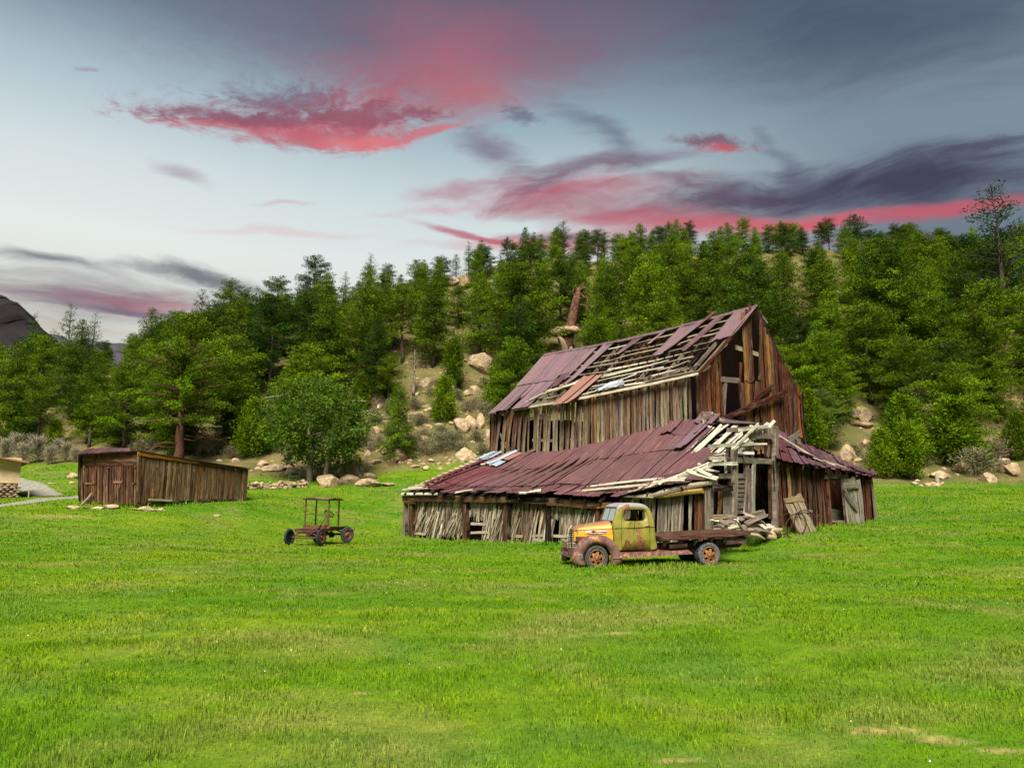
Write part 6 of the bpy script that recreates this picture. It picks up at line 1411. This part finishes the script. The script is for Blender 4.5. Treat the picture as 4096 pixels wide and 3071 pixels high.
m_ = MB(); m_.tube([(.52, .95, 1.16), (.42, .72, .72), (.38, .5, .60)], .03, 6); m_.tube([(-.1, .7, .66), (.1, .3, .66), (.3, .1, .60)], .05, 6); m_.tube([(-.62, .35, .56), (-.55, .1, .66), (-.36, .05, .70), (-.2, .3, .62)], .035, 6); cp('bent_bracket', m_)
m_ = MB(); m_.tube([(-.62, 0, .36), (-.3, -.02, .32), (.3, -.02, .32), (.62, 0, .36)], .035, 8); m_.tube([(-.60, .14, .40), (.60, .14, .38)], .018, 6); m_.tube([(-.5, -.02, .42), (-.25, -.04, .54), (.25, -.04, .54), (.5, -.02, .42)], .03, 5); cp('front_axle', m_)
m_ = MB(); m_.tube([(-.66, 2.5, .38), (.66, 2.5, .38)], .045, 8); rock_mb(m_, (0, 2.5, .38), (.16, .16, .16), 5, 2); m_.tube([(-.5, 2.55, .46), (0, 2.58, .62), (.5, 2.55, .46)], .035, 5); m_.tube([(.62, 2.5, .55), (.80, 2.6, .60), (.98, 2.7, .56), (1.0, 2.7, .66)], .03, 5); cp('rear_axle', m_)
BLUET = mat_two('blue_black_rubber', S(34, 42, 54), S(26, 28, 36), 10, .4, .6, .85)
HP_ = math.pi/2
wheel(-.74, 0, .35, .095, -1, .35, BLUET, HP_-.10, False, car, RUST); wheel(.70, 0, .35, .095, 1, .35, BLUET, HP_-.10, False, car, RUST)
wheel(-.74, 2.5, .36, .10, -1, .36, TYRE, HP_, False, car, RUST); wheel(.74, 2.5, .36, .10, 1, .36, TYRE, HP_-.45, False, car, RUST)
# ================================================================ sky, light, camera
w = D.worlds.new('World'); scene.world = w; w.use_nodes = True; t = NT(w.node_tree)
bg = w.node_tree.nodes['Background']; gen = t.n('ShaderNodeTexCoord').outputs['Generated']
sep = t.n('ShaderNodeSeparateXYZ'); t.l(gen, sep.inputs[0]); X, Y, Z = sep.outputs
az = t.math('MULTIPLY', t.math('ARCTAN2', X, Y), 57.2958); el = t.math('MULTIPLY', t.math('ARCSINE', Z), 57.2958)
cmb = t.n('ShaderNodeCombineXYZ'); t.l(az, cmb.inputs[0]); t.l(el, cmb.inputs[1]); uv = cmb.outputs[0]
def ramp(v, stops):
    r = t.n('ShaderNodeValToRGB'); t.l(v, r.inputs[0]); e = r.color_ramp.elements
    while len(e) < len(stops): e.new(.5)
    for k, (p, c) in zip(e, stops): k.position = p; k.color = (*S(*c), 1)
    return r.outputs[0]
ev_ = t.mr(el, -5, 45)
Lr = ramp(ev_, [(0, (120, 115, 110)), (.24, (176, 172, 164)), (.36, (222, 222, 212)), (.46, (228, 234, 230)), (.56, (212, 222, 224)), (.66, (172, 192, 202)), (.76, (112, 130, 146)), (.86, (78, 90, 108)), (1, (56, 65, 84))])
Rr = ramp(ev_, [(0, (90, 92, 100)), (.30, (112, 116, 130)), (.46, (110, 122, 136)), (.56, (126, 143, 157)), (.64, (122, 139, 153)), (.72, (96, 110, 128)), (.82, (76, 86, 105)), (1, (54, 61, 80))])
Cr = ramp(ev_, [(0, (120, 115, 110)), (.30, (206, 205, 200)), (.44, (224, 228, 226)), (.54, (204, 218, 220)), (.66, (152, 176, 188)), (.76, (110, 124, 140)), (.86, (80, 86, 106)), (1, (64, 70, 90))])
base = t.mix(t.mr(az, -34, 4, smooth=True), Lr, Cr); base = t.mix(t.mr(az, 2, 30, smooth=True), base, Rr)
wp = t.vm('ADD', uv, None)
wn = t.n('ShaderNodeTexNoise'); wn.inputs['Scale'].default_value = .10; wn.inputs['Detail'].default_value = 5; t.l(t.vm('MULTIPLY', uv, (.6, 1.4, 1)), wn.inputs['Vector'])
wc = t.vm('MULTIPLY', t.vm('SUBTRACT', wn.outputs['Color'], (.5, .5, .5)), (9, 4.5, 0)); uvw = t.vm('ADD', uv, wc)
streak = t.noise(t.vm('MULTIPLY', uvw, (.10, .55, 1)), 1.4, 5, .6, .2)          # long thin wisps
puff = t.noise(t.vm('MULTIPLY', uvw, (.35, .8, 1)), 1.5, 6, .68, .3)            # broken mottled texture
def azel(mx, my):
    a, e = ray(mx*1.8525, my*1.8525); return math.degrees(math.atan(a)), math.degrees(math.atan(e/math.sqrt(1+a*a)))
def cloud(bse, mx, my, rx, ry, rot, col, k=1.0, nz=None, amt=.9, soft=.6, warp=True):
    if col[0] > col[1]*1.6: g_ = sum(col)/3; col = tuple(v+(g_-v)*.18 for v in col)
    cx, cy = azel(mx, my); s_ = 57.3/F*1.8525*.92; q_ = math.radians(rot)
    ax, ay = azel(mx+30*math.cos(q_), my-30*math.sin(q_)); rot = math.degrees(math.atan2(ay-cy, ax-cx)); s_ = math.hypot(ax-cx, ay-cy)/30
    mp = t.n('ShaderNodeMapping', vector_type='TEXTURE'); mp.inputs['Location'].default_value = (cx, cy, 0)
    mp.inputs['Rotation'].default_value = (0, 0, math.radians(rot)); mp.inputs['Scale'].default_value = (rx*s_, ry*s_, 1)
    t.l(uvw if warp else uv, mp.inputs[0]); r = t.vm('LENGTH', mp.outputs[0])
    v = t.math('SUBTRACT', 1.0, r)
    if nz is not None: v = t.math('ADD', v, t.math('MULTIPLY', t.math('SUBTRACT', nz, .5), amt*2))
    m = t.mr(v, -.12, soft*1.7, 0, k, True); return t.mix(m, bse, S(*col))
c = base
for a in ((1900, 60, 700, 170, 4, (68, 76, 98), .8, streak, .6, .9), (800, 80, 660, 160, -4, (112, 92, 114), .85, puff, .4, .9), (1130, 100, 420, 150, 6, (140, 92, 112), .8, streak, .5, .9),
          (990, 140, 270, 130, -12, (196, 96, 114), .72, puff, .35, .9), (860, 185, 290, 90, -8, (178, 90, 110), .85, puff, .5, .8), (1000, 215, 150, 60, -20, (200, 100, 112), .75, streak, .5, .8), (640, 215, 180, 45, -6, (110, 84, 108), .7, puff, 1.2, .5),
          (640, 262, 360, 52, -4, (160, 88, 106), .85, puff, .9, .6), (640, 276, 340, 34, -4, (210, 96, 110), .9, puff, 1.0, .6), (560, 248, 250, 20, -2, (124, 78, 100), .65, puff, 1.3, .4), (790, 255, 190, 62, -4, (198, 92, 108), .85, puff, 1.1, .6), (780, 245, 170, 24, -6, (136, 78, 100), .6, puff, 1.5, .35), (800, 305, 130, 16, -5, (232, 112, 120), .9, puff, .8, .35), (930, 296, 90, 10, 12, (214, 110, 122), .8, streak, .6, .4),
          (1120, 272, 60, 16, -12, (98, 106, 126), .7, puff, 1, .4), (1290, 300, 150, 36, -30, (100, 106, 126), .6, streak, .8, .7), (1080, 345, 110, 34, -20, (116, 92, 116), .7, streak, .9, .6), (1270, 370, 240, 24, 8, (120, 82, 106), .7, streak, .7, .5),
          (1530, 312, 120, 16, 2, (120, 78, 96), .8, puff, 1.2, .5), (1550, 322, 100, 9, 6, (206, 86, 100), .85, puff, 1.2, .5),
          (1200, 420, 380, 36, 3, (206, 92, 110), .9, streak, .6, .7), (1350, 450, 400, 50, -3, (160, 84, 106), .9, streak, .5, .7), (1660, 415, 400, 60, 5, (72, 64, 86), .95, streak, .6, .6), (2000, 385, 400, 95, 5, (64, 60, 82), .97, streak, .6, .6), (1740, 350, 160, 30, -35, (84, 84, 106), .6, streak, .8, .7), (2080, 330, 200, 20, 14, (74, 72, 94), .8, puff, 1, .5),
          (1480, 470, 380, 36, -2, (214, 90, 106), .95, streak, .4, .7), (1750, 462, 240, 24, 4, (226, 84, 102), .95, streak, .4, .5), (2020, 450, 300, 26, 4, (206, 82, 100), .9, streak, .4, .5), (1870, 500, 200, 12, 2, (160, 84, 104), .7, streak, .5, .6), (1180, 520, 300, 34, 2, (222, 100, 116), .85, streak, .7, .6), (1010, 500, 160, 12, -18, (196, 92, 112), .85, streak, .6, .5), (1250, 505, 220, 16, -2, (118, 104, 126), .75, streak, .7, .6),
          (620, 500, 220, 12, 0, (222, 188, 192), .5, streak, .6, .6), (420, 366, 90, 18, -22, (160, 140, 156), .6, streak, .8, .6), (940, 430, 140, 10, 4, (214, 160, 170), .6, streak, .6, .6), (190, 145, 40, 12, 15, (150, 104, 122), .5, puff, 1, .5), (1180, 400, 200, 20, 14, (104, 88, 112), .6, streak, 1.0, .7), (1330, 330, 120, 26, -34, (104, 100, 120), .5, streak, 1, .8), (1000, 395, 160, 16, 6, (190, 110, 130), .55, streak, .9, .7), (1500, 400, 260, 20, -6, (116, 84, 108), .6, streak, 1, .7), (620, 435, 70, 7, 10, (208, 170, 178), .5, streak, .8, .6),
          (170, 640, 430, 100, -4, (108, 98, 116), .92, streak, .55, .7), (60, 548, 130, 20, -14, (84, 88, 100), .8, streak, .8, .6), (450, 590, 240, 26, -7, (96, 92, 108), .85, streak, .7, .5), (260, 650, 300, 48, -4, (152, 96, 112), .85, streak, .6, .7), (230, 668, 240, 16, -5, (112, 98, 118), .8, streak, .7, .6), (360, 660, 110, 14, 0, (196, 122, 132), .6, streak, .6, .7), (200, 722, 260, 14, 0, (196, 184, 166), .6, streak, .6, .7)):
    c = cloud(c, *a)
# clouds beyond the frame so the dome carries on to the sides and overhead
c = t.mix(t.mr(t.math('MULTIPLY', t.mr(t.math('ABSOLUTE', az), 40, 70), t.mr(streak, .5, .7)), 0, 1, 0, .7), c, S(92, 86, 108))
EXPO = 1.15
SUN_EL, SUN_AZ = 50, -6           # sun high over the viewer's left shoulder, veiled
sky = t.n('ShaderNodeTexSky', sky_type='NISHITA'); sky.sun_disc = False; sky.sun_elevation = math.radians(SUN_EL); sky.sun_rotation = math.radians(180+SUN_AZ)
fin = t.mix(1, t.mix(1, c, (2**-EXPO,)*3, 'MULTIPLY'), t.mix(1, sky.outputs[0], (.0016,)*3, 'MULTIPLY'), 'ADD')
t.l(fin, bg.inputs['Color']); bg.inputs['Strength'].default_value = 1.0
sl_ = D.lights.new('sun', 'SUN'); sl_.energy = 4.4; sl_.angle = math.radians(28); sl_.color = (1.0, .95, .86)
so = D.objects.new('sun', sl_); COL.objects.link(so)
e_, a_ = math.radians(SUN_EL), math.radians(SUN_AZ)
d_ = Vector((math.sin(a_)*math.cos(e_), -math.cos(a_)*math.cos(e_), math.sin(e_))); so.rotation_euler = d_.to_track_quat('Z', 'Y').to_euler(); so.location = (0, -10, 40)
cd = D.cameras.new('camera'); cd.sensor_width = 36; cd.lens = F/4096*36; cd.clip_end = 6000; cd.clip_start = .1
co_ = D.objects.new('camera', cd); COL.objects.link(co_); co_.location = (0, 0, CZ); co_.rotation_euler = (math.pi/2+TH, 0, 0); scene.camera = co_
vs_ = scene.view_settings; vs_.view_transform = 'Standard'; vs_.look = 'None'; vs_.gamma = 1; vs_.exposure = EXPO
scene.cycles.max_bounces = 6; scene.cycles.diffuse_bounces = 3; scene.cycles.transparent_max_bounces = 8
scene.cycles.use_denoising = True
